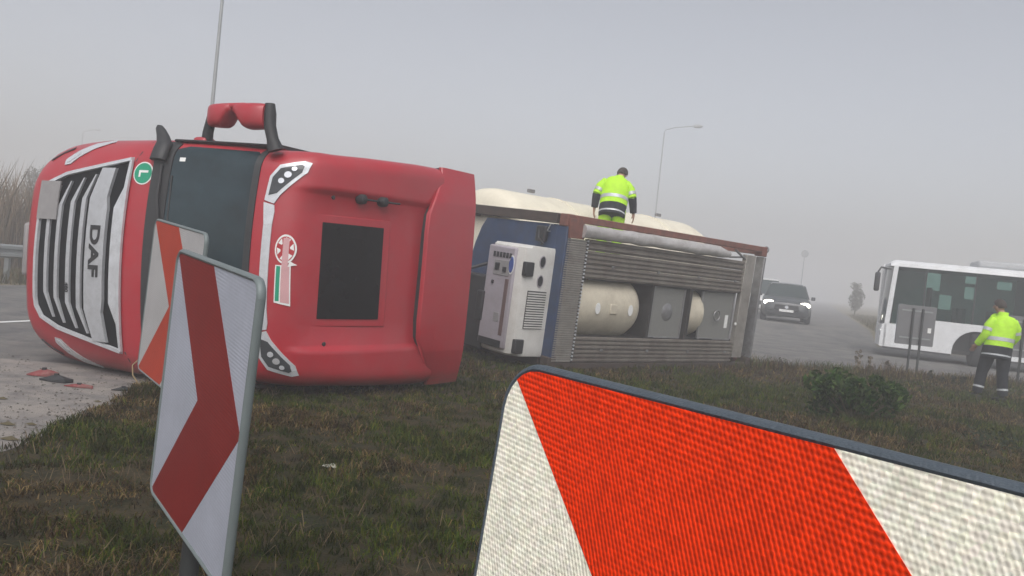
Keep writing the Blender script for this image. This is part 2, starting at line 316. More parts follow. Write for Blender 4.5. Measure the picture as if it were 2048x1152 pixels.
# old dusty pavement on the shoulder next to the turf
edge = [(-2.9, -6), (-3.1, 2), (-3.25, 4.5), (-3.29, 5.65), (-3.36, 6.6), (-3.56, 8.5), (-3.5, 10.2), (-3.3, 11.5), (-2, 14.8), (1.5, 17.2), (5.36, 18.2), (7.8, 19.2), (10.5, 20.1), (16, 21), (26, 20)]
rows = []
for y in frange(-6, 8.9, 40):
    xr = interp([(q[1], q[0]) for q in edge[:7]], y)+0.4; w = 0.25*math.sin(y*1.7)+0.12*math.sin(y*5.1)
    rows.append([(-14+(xr+14)*t, y + (0.35*math.sin(t*9)+0.2*t if y > 8.8 else 0), 0.004+0.0015*random.random()) for t in frange(0, 1, 14)])
sheet('shoulder', rows, DUST)
g = G()
lx = lambda y: -7.37+0.27*(y-12.35)
g.loft([[(lx(y)-0.06, y, 0.008), (lx(y)+0.07, y, 0.008)] for y in frange(9.3, 26, 20)], False, False)
tag(g.build('road_marking', PAINTL), kind='structure')
# the grass island: sheet whose edge is ragged and rises a few centimetres
def turf_z(x, y):
    return 0.02*noise.noise(Vector((x*0.9, y*0.9, 0.3))) + 0.012*noise.noise(Vector((x*3.1, y*3.1, 4)))
fine = []
for (a, b), (c, d) in zip(edge, edge[1:]):
    n = max(2, int(math.hypot(c-a, d-b)/0.18))
    for i in range(n):
        t = i/n; x, y = a+(c-a)*t, b+(d-b)*t
        j = 0.16*noise.noise(Vector((x*1.3, y*1.3, 9))) + 0.07*noise.noise(Vector((x*5, y*5, 2)))
        nx, ny = -(d-b), (c-a); L = math.hypot(nx, ny); fine.append((x+nx/L*j, y+ny/L*j))
fine.append(edge[-1])
CEN = (7.0, 4.0)
rows = []
for k, t in enumerate((1.0, 0.985, 0.95, 0.9, 0.8, 0.7, 0.6, 0.5, 0.35, 0.2, 0.0)):
    r = []
    for (x, y) in fine:
        px, py = CEN[0]+(x-CEN[0])*t, CEN[1]+(y-CEN[1])*t
        r.append((px, py, 0.008 if k == 0 else 0.03*min(1, k/2)+turf_z(px, py)+0.01))
    rows.append(r)
rows_c = rows
sheet('turf', rows, TURF)
sheet('turf', [[(x, y, 0.03) for x in (-2.9, 26)] for y in (-6, -12)] , TURF)
def in_poly(P, poly):
    x, y = P[:, 0], P[:, 1]; ins = np.zeros(len(P), bool); j = len(poly)-1
    for i in range(len(poly)):
        xi, yi = poly[i]; xj, yj = poly[j]
        c = ((yi > y) != (yj > y)) & (x < (xj-xi)*(y-yi)/(yj-yi+1e-12)+xi); ins ^= c; j = i
    return ins
ISLAND = [(q[0], q[1]) for q in fine] + [(26, -6)]

# value noise for patches
_tab = rng.random((64, 64))
def vnoise(x, y, s):
    x = x*s+31.7; y = y*s+17.3; xi = np.floor(x).astype(int); yi = np.floor(y).astype(int); fx = x-xi; fy = y-yi
    fx = fx*fx*(3-2*fx); fy = fy*fy*(3-2*fy); a = _tab[xi % 64, yi % 64]; b = _tab[(xi+1) % 64, yi % 64]; c = _tab[xi % 64, (yi+1) % 64]; d = _tab[(xi+1) % 64, (yi+1) % 64]
    return (a*(1-fx)+b*fx)*(1-fy)+(c*(1-fx)+d*fx)*fy
def tint_layer(me, cols):
    at = me.color_attributes.new('tint', 'FLOAT_COLOR', 'POINT'); buf = np.ones((len(me.vertices), 4), np.float32); buf[:, :3] = cols; at.data.foreach_set('color', buf.ravel())
def np_mesh(name, V, Fq, mat, cols, parent=None):
    me = bpy.data.meshes.new(name); nv, nf, k = len(V), len(Fq), Fq.shape[1]
    me.vertices.add(nv); me.vertices.foreach_set('co', np.ascontiguousarray(V, np.float32).ravel())
    me.loops.add(nf*k); me.loops.foreach_set('vertex_index', np.ascontiguousarray(Fq, np.int32).ravel())
    me.polygons.add(nf); me.polygons.foreach_set('loop_start', np.arange(0, nf*k, k, dtype=np.int32)); me.polygons.foreach_set('loop_total', np.full(nf, k, np.int32))
    me.update(calc_edges=True); tint_layer(me, cols)
    return link(name, me, mat, parent)
def blades(name, P, hgt, wid, lean, cols, mat=LEAFM, z0=0.02):
    n = len(P); a = rng.random(n)*2*np.pi; b = rng.random(n)*2*np.pi
    sx, sy = np.cos(a)*wid/2, np.sin(a)*wid/2; lx_, ly_ = np.cos(b)*lean*hgt, np.sin(b)*lean*hgt
    zb = np.full(n, z0) if P.shape[1] == 2 else P[:, 2]
    V = np.zeros((n, 5, 3))
    V[:, 0] = np.stack([P[:, 0]-sx, P[:, 1]-sy, zb], 1); V[:, 1] = np.stack([P[:, 0]+sx, P[:, 1]+sy, zb], 1)
    mx, my, mz = P[:, 0]+lx_*0.35, P[:, 1]+ly_*0.35, zb+hgt*0.6
    V[:, 2] = np.stack([mx+sx*0.7, my+sy*0.7, mz], 1); V[:, 3] = np.stack([mx-sx*0.7, my-sy*0.7, mz], 1)
    V[:, 4] = np.stack([P[:, 0]+lx_, P[:, 1]+ly_, zb+hgt*np.sqrt(np.maximum(0.08, 1-0.75*lean**2))], 1)
    i = np.arange(n)*5
    T = np.concatenate([np.stack([i, i+1, i+2], 1), np.stack([i, i+2, i+3], 1), np.stack([i+3, i+2, i+4], 1)])
    C = np.repeat(cols, 5, 0)
    return np_mesh(name, V.reshape(-1, 3), T, mat, C)
def grass_cols(P, straw_bias=0.0):
    n = len(P); patch = 0.55*vnoise(P[:, 0], P[:, 1], 0.9)+0.30*vnoise(P[:, 0], P[:, 1], 2.7)+0.15*rng.random(n)
    green = np.array([[0.042, 0.068, 0.004], [0.064, 0.088, 0.006], [0.085, 0.090, 0.009], [0.020, 0.040, 0.003]])[rng.integers(0, 4, n)]
    dry = np.array([[0.130, 0.085, 0.032], [0.075, 0.046, 0.018], [0.200, 0.140, 0.062], [0.042, 0.026, 0.012]])[rng.integers(0, 4, n)]
    k = np.clip((patch-0.50+straw_bias)*8+0.36, 0.07, 0.88); pick = rng.random(n) < k
    tone = 0.35+1.3*vnoise(P[:, 0]+40, P[:, 1], 9.0)**1.3
    c = np.where(pick[:, None], dry, green)*(0.75+0.5*rng.random((n, 1)))*tone[:, None]; return c, patch, pick
def scatter(n, y0, y1, marg, xmin=-4.2):
    y = y0+(y1-y0)*rng.random(n); half = y*0.62+marg; x = -half+2*half*rng.random(n); P = np.stack([x, y], 1)
    return P[in_poly(P, ISLAND)]
Pall = []; H_ = []; W_ = []
for (n, y0, y1, h, w) in ((210000, 2.2, 6.0, 0.050, 0.0050), (190000, 6.0, 9.5, 0.060, 0.0065), (150000, 9.5, 14.5, 0.075, 0.009), (80000, 14.5, 20.6, 0.10, 0.013)):
    P = scatter(n, y0, y1, 1.6); Pall.append(P); q = 0.45+1.0*rng.random(len(P))**1.5; H_.append(h*q); W_.append(w*(0.7+0.6*rng.random(len(P))))
P = np.concatenate(Pall); H_ = np.concatenate(H_); W_ = np.concatenate(W_)
clump = 0.6*vnoise(P[:, 0], P[:, 1], 7.0)+0.4*vnoise(P[:, 0], P[:, 1], 15.0); keep = rng.random(len(P)) < np.clip((clump-0.28)*3.2, 0.06, 1)
P, H_, W_, clump = P[keep], H_[keep]*(0.5+1.1*clump[keep]), W_[keep]*1.35, clump[keep]
c, patch, pick = grass_cols(P)
H_ = H_*(0.55+1.0*vnoise(P[:, 0], P[:, 1], 1.6)); lean = np.where(pick, 0.65+0.45*rng.random(len(P)), 0.35+0.65*rng.random(len(P)))
zt = 0.03+0.02*(vnoise(P[:, 0], P[:, 1], 0.8)-0.5)
o = blades('grass', np.column_stack([P, zt]), H_, W_, np.minimum(lean, 1.05), c)
tag(o, 'short dark green and straw coloured grass on the island', 'grass', kind='stuff')
# ragged longer growth along the far edge and a few coarse tufts
P = scatter(60000, 15.5, 20.8, 2.0); d = np.full(len(P), 9.0)
E = np.array([q for q in fine if q[1] > 15.0])
for i in range(len(E)): d = np.minimum(d, np.hypot(P[:, 0]-E[i, 0], P[:, 1]-E[i, 1]))
P = P[d < 1.3]; c, patch, pick = grass_cols(P, 0.06)
hh = (0.09+0.22*rng.random(len(P))**2)*(0.4+1.1*vnoise(P[:, 0], P[:, 1], 1.2))
tag(blades('edge_grass', P, hh, np.full(len(P), 0.014), 0.2+0.5*rng.random(len(P)), c), 'longer ragged grass along the far edge of the island', 'grass', kind='stuff')
# straw litter lying flat near the road edge
P = scatter(9000, 3.5, 9.5, 1.0); P = P[rng.random(len(P)) < 0.15+0.85*(vnoise(P[:, 0], P[:, 1], 1.9) > 0.62)]
n = len(P); c = np.array([[0.17, 0.125, 0.075]])*(0.5+0.8*rng.random((n, 1)))
tag(blades('straw', np.column_stack([P, np.full(n, 0.05)]), 0.07+0.1*rng.random(n), np.full(n, 0.005), np.full(n, 1.1), c), 'dry straw lying flat among the grass', 'straw', kind='stuff')
# gravel crumbs on the shoulder
n = 2600; P = np.stack([-3.45-2.2*rng.random(n)**1.8, 3.6+6.0*rng.random(n)], 1); s_ = 0.004+0.012*rng.random(n)**3
V = np.zeros((n, 5, 3)); a = rng.random(n)*6.28
for k in range(4): V[:, k] = np.stack([P[:, 0]+np.cos(a+k*1.57)*s_*(0.7+0.6*rng.random(n)), P[:, 1]+np.sin(a+k*1.57)*s_, np.full(n, 0.006)], 1)
V[:, 4] = np.stack([P[:, 0], P[:, 1], 0.006+s_*0.8], 1); i = np.arange(n)*5
T = np.concatenate([np.stack([i+k, i+(k+1) % 4, i+4], 1) for k in range(4)])
tag(np_mesh('gravel', V.reshape(-1, 3), T, LEAFM, np.repeat(np.array([[0.17, 0.15, 0.13]])*(0.4+1.0*rng.random((n, 1))), 5, 0)), 'loose grit and crumbs on the dusty shoulder', 'gravel', kind='stuff')

# torn clods of soil along the line where the cab and trailer ploughed in
def clods(name, a, b, n, spread, smax, label):
    t = rng.random(n); P = np.stack([a[0]+(b[0]-a[0])*t, a[1]+(b[1]-a[1])*t], 1)+rng.normal(size=(n, 2))*spread; s_ = 0.012+smax*rng.random(n)**3; ang = rng.random(n)*6.28
    V = np.zeros((n, 6, 3))
    for k in range(5): V[:, k] = np.stack([P[:, 0]+np.cos(ang+k*1.257)*s_*(0.7+0.6*rng.random(n)), P[:, 1]+np.sin(ang+k*1.257)*s_, 0.015+0.2*s_*rng.random(n)], 1)
    V[:, 5] = np.stack([P[:, 0], P[:, 1], 0.03+s_*0.8], 1); i = np.arange(n)*6
    T = np.concatenate([np.stack([i+k, i+(k+1) % 5, i+5], 1) for k in range(5)])
    tag(np_mesh(name, V.reshape(-1, 3), T, LEAFM, np.repeat(np.array([[0.050, 0.036, 0.024]])*(0.35+1.1*rng.random((n, 1))), 6, 0)), label, 'soil', kind='stuff')
clods('soil_clods', (-3.3, 8.5), (-0.2, 10.0), 900, 0.16, 0.06, 'torn soil clods under the red cab')
clods('soil_clods', (0.0, 12.4), (5.6, 17.4), 1400, 0.22, 0.08, 'torn soil clods under the trailer edge')

# ================================================================ the overturned tractor unit
def pose(a, rho, pit, p):
    B = Vector((math.cos(a), math.sin(a), 0)); Uh = Vector((math.sin(a), -math.cos(a), 0)); Z = Vector((0, 0, 1))
    Fw = -B*math.cos(pit)+Z*math.sin(pit); Zp = Z*math.cos(pit)+B*math.sin(pit)
    U = Uh*math.cos(rho)-Zp*math.sin(rho); R = Zp*math.cos(rho)+Uh*math.sin(rho)
    return Matrix(((R.x, Fw.x, U.x, p[0]), (R.y, Fw.y, U.y, p[1]), (R.z, Fw.z, U.z, p[2]), (0, 0, 0, 1)))
CABM = pose(rad(65.47), rad(-1.818), rad(-0.729), (-5.446, 9.393, 1.23))
truck = empty('truck', mat=CABM)
tag(truck, 'red tractor truck lying on its side with silver barred grille', 'truck')
YF = [(0.10, -0.16), (0.125, -0.08), (0.16, -0.03), (0.22, -0.005), (0.5, 0.005), (0.9, 0.015), (1.3, 0.01), (1.65, 0.0), (1.9, -0.03), (2.05, -0.075), (2.3, -0.145), (3.0, -0.343)]
WF = [(0.10, 1.02), (0.3, 1.17), (0.5, 1.23), (0.9, 1.25), (1.9, 1.24), (2.4, 1.215), (3.0, 1.19)]
RC = [(0.14, 0.42), (0.6, 0.44), (1.2, 0.36), (1.9, 0.24), (2.3, 0.20), (3.0, 0.22)]
def bow(x): return 0.07-0.085*x*x
def corner(x, w, rc):
    dx = abs(x)-(w-rc)
    if dx <= 0: return 0.0
    return rc*0.9*(1-math.sqrt(max(0.0, 1-(dx/rc)**2)))
def fy(x, z): return interp(YF, z)+bow(x)-corner(x, interp(WF, z), interp(RC, z))
def fp(x, z, off=0.0): return (x, fy(x, z)+off, z)
BACK = -2.35
def xs_for(w, rc):
    a = [w-rc+rc*math.sin(t*math.pi/2) for t in frange(0, 1, 8)]
    mid = frange(w-rc, -(w-rc), 13)[1:-1]
    return list(reversed(a)) + mid + [-q for q in a]
zs = [0.10, 0.125, 0.16, 0.22, 0.28, 0.34, 0.45, 0.6, 0.75, 0.9, 1.1, 1.3, 1.5, 1.65, 1.78, 1.9, 1.98, 2.05, 2.15, 2.3, 2.5, 2.7, 2.85, 3.0]
rings = []
for z in zs:
    w, rc = interp(WF, z), interp(RC, z)
    r = [(w, BACK, z), (w, -1.5, z)] + [fp(x, z) for x in xs_for(w, rc)] + [(-w, -1.5, z), (-w, BACK, z)]
    rings.append(r)
cab = G().loft(rings, True, True).build('cab', RED, truck, smooth=40)
# roof: a dished panel between raised shoulders
SH = [(-0.343, 3.0), (-0.352, 3.08), (-0.372, 3.16), (-0.398, 3.25), (-0.435, 3.335), (-0.49, 3.42), (-0.57, 3.49), (-0.7, 3.56), (-0.95, 3.66), (-1.25, 3.76), (-1.6, 3.85), (-2.0, 3.92), (BACK, 3.96)]
CE = [(-0.343, 3.0), (-0.352, 3.08), (-0.372, 3.16), (-0.398, 3.25), (-0.435, 3.33), (-0.49, 3.405), (-0.575, 3.455), (-0.7, 3.50), (-0.95, 3.595), (-1.25, 3.715), (-1.6, 3.82), (-2.0, 3.89), (BACK, 3.93)]
def roof_row(i, t):
    (y0, z0), (y1, z1) = SH[i], SH[i+1]; (a0, b0), (a1, b1) = CE[i], CE[i+1]
    return (y0+(y1-y0)*t, z0+(z1-z0)*t), (a0+(a1-a0)*t, b0+(b1-b0)*t)
def rw(y): return interp([(-2.4, 1.262), (-1.9, 1.25), (-1.5, 1.225), (-0.9, 1.20), (-0.343, 1.19)], y)
def roof_pt(x, sh, ce, off=0.0):
    k = smooth(0.755, 0.83, abs(x)); y = sh[0]*k+ce[0]*(1-k); z = sh[1]*k+ce[1]*(1-k)
    fade = 1-smooth(-0.4, -1.3, y) if False else smooth(-1.3, -0.4, y)
    w = rw(y); rc = 0.22
    y2 = y + (bow(x)-corner(x, w, rc))*fade
    dx = abs(x)-(w-0.16); dz = 0
    if dx > 0: dz = 0.16*(1-math.sqrt(max(0, 1-(dx/0.16)**2)))*(1-0.85*smooth(-0.8, -0.4, y))
    return Vector((x, y2, z-dz))
rows = []
for i in range(len(SH)-1):
    for t in ((0,) if i < len(SH)-2 else (0, 1)):
        sh, ce = roof_row(i, t); w = rw(sh[0])
        xs = [-w+0.22-0.22*math.sin(k*math.pi/2) for k in frange(1, 0, 9)] + [-0.86, -0.83, -0.805, -0.78, -0.755, -0.5, -0.25, 0, 0.25, 0.5, 0.755, 0.78, 0.805, 0.83, 0.86] + [w-0.22+0.22*math.sin(k*math.pi/2) for k in frange(0, 1, 9)]
        rows.append([(-w, roof_pt(-w, sh, ce).y, 2.95 if i else 3.0)] + [roof_pt(x, sh, ce) for x in xs] + [(w, roof_pt(w, sh, ce).y, 2.95 if i else 3.0)])
last = rows[-1]; rows.append([(p[0], BACK-0.002, 2.95) for p in last])
roof = G().loft(rows, False, False).build('roof', RED, truck, smooth=38)
def roof_z(x, y):
    """height of the roof skin at plan position (for things that sit on it)"""
    k = smooth(0.72, 0.86, abs(x)); tab_s = [(q[0], q[1]) for q in reversed(SH)]; tab_c = [(q[0], q[1]) for q in reversed(CE)]
    return interp(tab_s, y)*k+interp(tab_c, y)*(1-k)
def brow_pt(x, z, off):
    """point on the steep brow above the windscreen at height z"""
    tab = [(q[1], q[0]) for q in SH]; y = interp(tab, z)
    fade = smooth(-1.3, -0.4, y); yy = y+(bow(x)-corner(x, rw(y), 0.22))*fade
    s = 0.25+0.75*smooth(3.15, 3.5, z)
    return Vector((x*(1+0.0), yy+off*(1-0.4*s), z+off*s))
def brow_patch(name, poly, off0, off1, mat, parent, sub=6):
    """polygon (x, z) laid on the brow as a thin plate, subdivided so that it follows the curve"""
    bm = bmesh.new(); vs = [bm.verts.new((p[0], 0, p[1])) for p in poly]; bm.faces.new(vs)
    xs_ = [p[0] for p in poly]; zs_ = [p[1] for p in poly]
    for ax, lo, hi in ((0, min(xs_), max(xs_)), (2, min(zs_), max(zs_))):
        for t in frange(lo, hi, sub+2)[1:-1]:
            co = [0, 0, 0]; co[ax] = t; no = [0, 0, 0]; no[ax] = 1
            bmesh.ops.bisect_plane(bm, geom=bm.verts[:]+bm.edges[:]+bm.faces[:], plane_co=co, plane_no=no)
    r = bmesh.ops.extrude_face_region(bm, geom=bm.faces[:]); top = {v for v in r['geom'] if isinstance(v, bmesh.types.BMVert)}
    for v in bm.verts: v.co = brow_pt(v.co.x, v.co.z, off1 if v in top else off0)
    bmesh.ops.recalc_face_normals(bm, faces=bm.faces)
    me = bpy.data.meshes.new(name); bm.to_mesh(me); bm.free(); return link(name, me, mat, parent)
def front_patch(name, poly, off0, off1, mat, parent, sub=8, bev=0.0):
    bm = bmesh.new(); vs = [bm.verts.new((p[0], 0, p[1])) for p in poly]; bm.faces.new(vs)
    xs_ = [p[0] for p in poly]; zs_ = [p[1] for p in poly]
    for ax, lo, hi, k in ((0, min(xs_), max(xs_), sub), (2, min(zs_), max(zs_), max(2, sub//2))):
        for t in frange(lo, hi, k+2)[1:-1]:
            co = [0, 0, 0]; co[ax] = t; no = [0, 0, 0]; no[ax] = 1
            bmesh.ops.bisect_plane(bm, geom=bm.verts[:]+bm.edges[:]+bm.faces[:], plane_co=co, plane_no=no)
    r = bmesh.ops.extrude_face_region(bm, geom=bm.faces[:]); top = {v for v in r['geom'] if isinstance(v, bmesh.types.BMVert)}
    for v in bm.verts: v.co = fp(v.co.x, v.co.z, off1 if v in top else off0)
    bmesh.ops.recalc_face_normals(bm, faces=bm.faces)
    me = bpy.data.meshes.new(name); bm.to_mesh(me); bm.free(); o = link(name, me, mat, parent)
    return o
def bar_poly(z0, z1, xe, xk, up, taper=0.0):
    """bar across the grille: straight between +-xk, bent upwards by `up` out to +-xe where it narrows"""
    mid = [(-xk, z0), (xk, z0)]; zt0, zt1 = z0+up+taper*(z1-z0), z1+up
    return [(-xe, zt0), (-xk, z0), (xk, z0), (xe, zt0), (xe, zt1), (xk, z1), (-xk, z1), (-xe, zt1)]
grille = front_patch('grille', [(-0.56, 0.385), (0.58, 0.405), (0.72, 0.49), (0.82, 0.74), (0.99, 1.635), (-0.97, 1.635), (-0.80, 0.72), (-0.70, 0.47)], 0.004, 0.016, GRILLEBK, truck, 12)
def ribbon(name, path, w, off0, off1, mat, parent):
    """moulding that follows a path of (x, z) on the front skin"""
    pts = []
    for (a, b), (c, d) in zip(path, path[1:]):
        n = max(1, int(math.hypot(c-a, d-b)/0.08)); pts += [(a+(c-a)*i/n, b+(d-b)*i/n) for i in range(n)]
    pts.append(path[-1]); rings = []
    for i, (x, z) in enumerate(pts):
        a, b = pts[max(0, i-1)], pts[min(len(pts)-1, i+1)]; tx, tz = b[0]-a[0], b[1]-a[1]; L = math.hypot(tx, tz); nx, nz = -tz/L*w/2, tx/L*w/2
        rings.append([fp(x-nx, z-nz, off0), fp(x-nx*0.7, z-nz*0.7, off1), fp(x+nx*0.7, z+nz*0.7, off1), fp(x+nx, z+nz, off0)])
    return G().loft(rings, True, True).build(name, mat, parent, smooth=30)
ribbon('grille_frame', [(0.0, 0.385), (0.52, 0.40), (0.62, 0.42), (0.735, 0.50), (0.83, 0.75), (1.0, 1.64)], 0.05, 0.002, 0.045, SILVER, grille)
ribbon('grille_frame', [(0.0, 0.385), (-0.50, 0.38), (-0.60, 0.395), (-0.715, 0.48), (-0.81, 0.73), (-0.98, 1.64)], 0.05, 0.002, 0.045, SILVER, grille)
front_patch('top_moulding', [(-0.98, 1.625), (-0.70, 1.61), (-0.49, 1.51), (0.49, 1.51), (0.70, 1.61), (0.99, 1.625), (0.99, 1.655), (-0.98, 1.655)], 0.014, 0.04, SILVER, grille, 10)
front_patch('badge_bar', [(-0.90, 1.28), (-0.58, 1.17), (0.58, 1.17), (0.90, 1.28), (0.90, 1.465), (0.60, 1.41), (0.47, 1.43), (-0.47, 1.43), (-0.60, 1.41), (-0.90, 1.465)], 0.014, 0.05, BAR, grille, 10)
for z0, z1, xe in ((1.045, 1.102, 0.83), (0.882, 0.938, 0.79), (0.70, 0.752, 0.75), (0.535, 0.585, 0.70)):
    front_patch('slat', bar_poly(z0, z1, xe, xe-0.26, 0.10 if z0 > 0.4 else 0.04, 0.72), 0.014, 0.040, BAR, grille, 8)
letters('lettering', 'DAF', 0.20, lambda tx, ty, k: fp(0.04-tx, 1.295+ty*0.92, 0.051+0.006*k), BLACK, grille, 1.45)
letters('lettering', '480', 0.062, lambda tx, ty, k: fp(-0.37-tx, 0.906+ty, 0.043+0.003*k), BLACK, grille, 1.1)
front_patch('number_plate', [(0.335, 0.39), (0.745, 0.39), (0.745, 0.70), (0.335, 0.70)], 0.045, 0.06, PLATE, truck, 3)
# headlamp strips, bumper slots, seams
for s in (1, -1):
    hl = front_patch('headlight', [(s*0.93, 0.62), (s*0.99, 0.60), (s*1.10, 0.71), (s*1.19, 0.86), (s*1.235, 1.05), (s*1.205, 1.12), (s*1.12, 0.95), (s*1.02, 0.80), (s*0.94, 0.71)], 0.0, 0.012, SILVER, truck, 6)
    front_patch('lamp_lens', [(s*0.955, 0.645), (s*0.99, 0.645), (s*1.08, 0.77), (s*1.06, 0.79), (s*0.97, 0.69)], 0.013, 0.017, LENS, hl, 4)
    ribbon('bumper_slot', [(s*0.99, 0.33), (s*1.08, 0.46), (s*1.13, 0.56)], 0.035, 0.0, 0.012, BLACK, truck)
    ribbon('panel_seam', [(s*0.98, 1.665), (s*1.08, 1.70), (s*1.2, 1.72)], 0.014, 0.0, 0.003, BLACK, truck)
box('bumper_lip', (-0.30, -0.16, 0.045), (0.29, 0.03, 0.135), PLATE, truck, 0.04)
# green round badge with the letter, laid on the red panel
circ = lambda cx, cz, rx, rz, n=32: [(cx+rx*math.cos(2*math.pi*k/n), cz+rz*math.sin(2*math.pi*k/n)) for k in range(n)]
badge = front_patch('round_sticker', circ(0.86, 1.785, 0.118, 0.118), 0.001, 0.004, WHITE, truck, 4)
front_patch('green_disc', circ(0.86, 1.785, 0.105, 0.105), 0.0045, 0.006, GREEN, badge, 4)
letters('lettering', 'L', 0.15, lambda tx, ty, k: fp(0.86-tx, 1.785+ty, 0.0063+0.001*k), WHITE, badge, 1.0)
# windscreen and the black wiper band below it
ws = front_patch('windscreen', [(-1.13, 2.10), (-0.6, 2.085), (0.6, 2.085), (1.13, 2.10), (1.165, 2.2), (1.15, 2.90), (1.10, 2.965), (-1.10, 2.965), (-1.15, 2.90), (-1.165, 2.2)], 0.002, 0.010, DARKGLASS, truck, 70)
front_patch('wiper_panel', [(-1.2, 1.905), (1.2, 1.905), (1.215, 2.0), (1.19, 2.092), (-1.19, 2.092), (-1.215, 2.0)], 0.001, 0.02, BLACK, truck, 60)
front_patch('screen_border', [(-1.18, 2.935), (1.18, 2.935), (1.17, 3.0), (-1.17, 3.0)], 0.0, 0.0112, BLACK, truck, 60)
for x0, x1 in ((0.95, 0.15), (0.1, -0.7), (-0.55, -1.1)):
    g = G(); g.tube([fp(x0, 2.01, 0.04), fp(x0*0.6+x1*0.4, 2.03, 0.055), fp(x1, 2.08, 0.03)], 0.014, 6); g.tube([fp(x0-0.1, 2.115, 0.016), fp(x1, 2.135, 0.018)], 0.011, 6)
    g.build('wiper', BLACK, truck, smooth=50)
# black corner blade that stands up past the side of the cab
rings = []
for (x, y, z, a, b) in ((1.00, -0.02, 1.96, 0.10, 0.06), (1.12, -0.06, 1.965, 0.10, 0.06), (1.19, -0.12, 1.93, 0.095, 0.055), (1.27, -0.16, 1.86, 0.08, 0.045), (1.34, -0.18, 1.80, 0.062, 0.036), (1.375, -0.19, 1.775, 0.035, 0.02)):
    rings.append([(x+0.25*b*math.sin(t), y+b*math.sin(t), z+a*math.cos(t)) for t in [2*math.pi*k/12 for k in range(12)]])
G().loft(rings).build('corner_blade', BLACK, truck, smooth=50)
# pillars and side glass on the upper flank, door
for s in (1, -1):
    w = s*1.215
    d = box('door', (min(w, w+s*0.016), -1.78, 0.95), (max(w, w+s*0.016), -0.55, 2.95), RED, truck, 0.012)
    poly = [(-0.62, 2.12), (-0.50, 2.25), (-0.66, 2.86), (-0.75, 2.90), (-1.70, 2.90), (-1.72, 2.05), (-1.2, 2.02)]
    G().prism(poly, lambda y, z: (w+s*0.014, y, z), lambda y, z: (w+s*0.024, y, z)).build('side_window', DARKGLASS, d)
    G().prism([(-0.60, 2.93), (-1.74, 2.93), (-1.74, 2.96), (-0.60, 2.96)], lambda y, z: (w+s*0.010, y, z), lambda y, z: (w+s*0.045, y, z)).build('drip_moulding', BLACK, d)
    box('door_handle', (min(w+s*.016, w+s*.05), -1.70, 1.72), (max(w+s*.016, w+s*.05), -1.45, 1.78), BLACK, d, 0.01)
    rr = [[(w+s*(0.01+0.02*math.sin(t)), fy(s*1.17, z)-0.07+0.06*math.cos(t), z) for t in frange(0, math.pi*2, 9)[:-1]] for z in frange(2.0, 3.0, 6)]
    G().loft(rr).build('pillar_trim', BLACK, truck, smooth=50)
# mirrors on the upper flank: two red housings carried by black arms
mir = empty('mirror'); mir.parent = truck
def housing(name, z0, z1, x0, x1, y, mat, cut=0, th=0.13):
    rings = []; xa = x0
    for t in frange(0, 1, 12):
        x0 = xa+0.15*(smooth(0.55, 1.0, t) if cut > 0 else smooth(0.45, 0.0, t) if False else (1-smooth(0.0, 0.45, t)))
        z = z0+(z1-z0)*t; e = math.sin(math.pi*min(1, max(0.0, 0.08+0.84*t)))**0.35
        xc = (x0+x1)/2; hx = (x1-x0)/2*(0.82+0.18*e); hy = th*e
        rings.append([(xc+hx*math.copysign(abs(math.cos(a))**0.6, math.cos(a)), y+hy*math.copysign(abs(math.sin(a))**0.7, math.sin(a)), z) for a in [2*math.pi*k/20 for k in range(20)]])
    return G().loft(rings).build(name, mat, mir, smooth=50)
MY = -0.38
housing('mirror_housing', 2.30, 2.61, 1.385, 1.625, MY, RED, 1)
housing('mirror_housing', 2.63, 3.02, 1.365, 1.625, MY, RED, 0)
G().box((1.56, MY-0.09, 2.45), (1.622, MY+0.09, 2.80)).build('mirror_bridge', RED, mir, bevel=0.025)
tube('mirror_arm', [(1.20, MY-0.03, 2.21), (1.34, MY-0.02, 2.23), (1.50, MY, 2.29), (1.60, MY, 2.36)], [0.062, 0.055, 0.05, 0.05], BLACK, mir, 10)
tube('mirror_arm', [(1.16, MY-0.02, 3.13), (1.27, MY, 3.10), (1.40, MY, 3.055), (1.52, MY, 3.045), (1.62, MY, 3.04)], [0.085, 0.06, 0.062, 0.065, 0.05], BLACK, mir, 10)
box('mirror_foot', (1.17, MY-0.13, 2.08), (1.29, MY+0.05, 2.26), RED, mir, 0.04)
# brow: marker lamps, silver strip, decals
for s in (1, -1):
    outer = [(s*0.66, 3.10), (s*0.90, 3.12), (s*1.02, 3.20), (s*1.075, 3.40), (s*1.06, 3.455), (s*0.96, 3.44), (s*0.72, 3.25), (s*0.63, 3.20)]
    inner = [(s*0.71, 3.135), (s*0.89, 3.15), (s*0.985, 3.215), (s*1.035, 3.385), (s*1.02, 3.41), (s*0.955, 3.40), (s*0.735, 3.215)]
    ml = brow_patch('marker_lamp', outer, -0.004, 0.014, SILVER, truck)
    brow_patch('lamp_glass', inner, 0.012, 0.0175, LAMP, ml)
    for (x, z, r) in ((0.86, 3.24, 0.028), (0.925, 3.29, 0.032), (0.985, 3.335, 0.022)):
        brow_patch('lamp_lens', circ(s*x, z, r, r, 12), 0.018, 0.028, LENS if s > 0 or r > 0.03 else SILVER, ml, 1)
    brow_patch('strip_end', [(s*0.42, 3.12), (s*0.64, 3.095), (s*0.615, 3.205), (s*0.55, 3.215), (s*0.42, 3.205)], -0.003, 0.0125, SILVER, truck)
brow_patch('silver_strip', [(-0.419, 3.12), (0.419, 3.12), (0.419, 3.205), (-0.419, 3.205)], -0.003, 0.0125, SILVER, truck, 8)
em = brow_patch('round_sticker', circ(0.19, 3.345, 0.145, 0.09), 0.001, 0.0035, WHITE, truck, 8)
brow_patch('sticker_field', circ(0.19, 3.345, 0.125, 0.077), 0.004, 0.005, REDIN, em, 8)
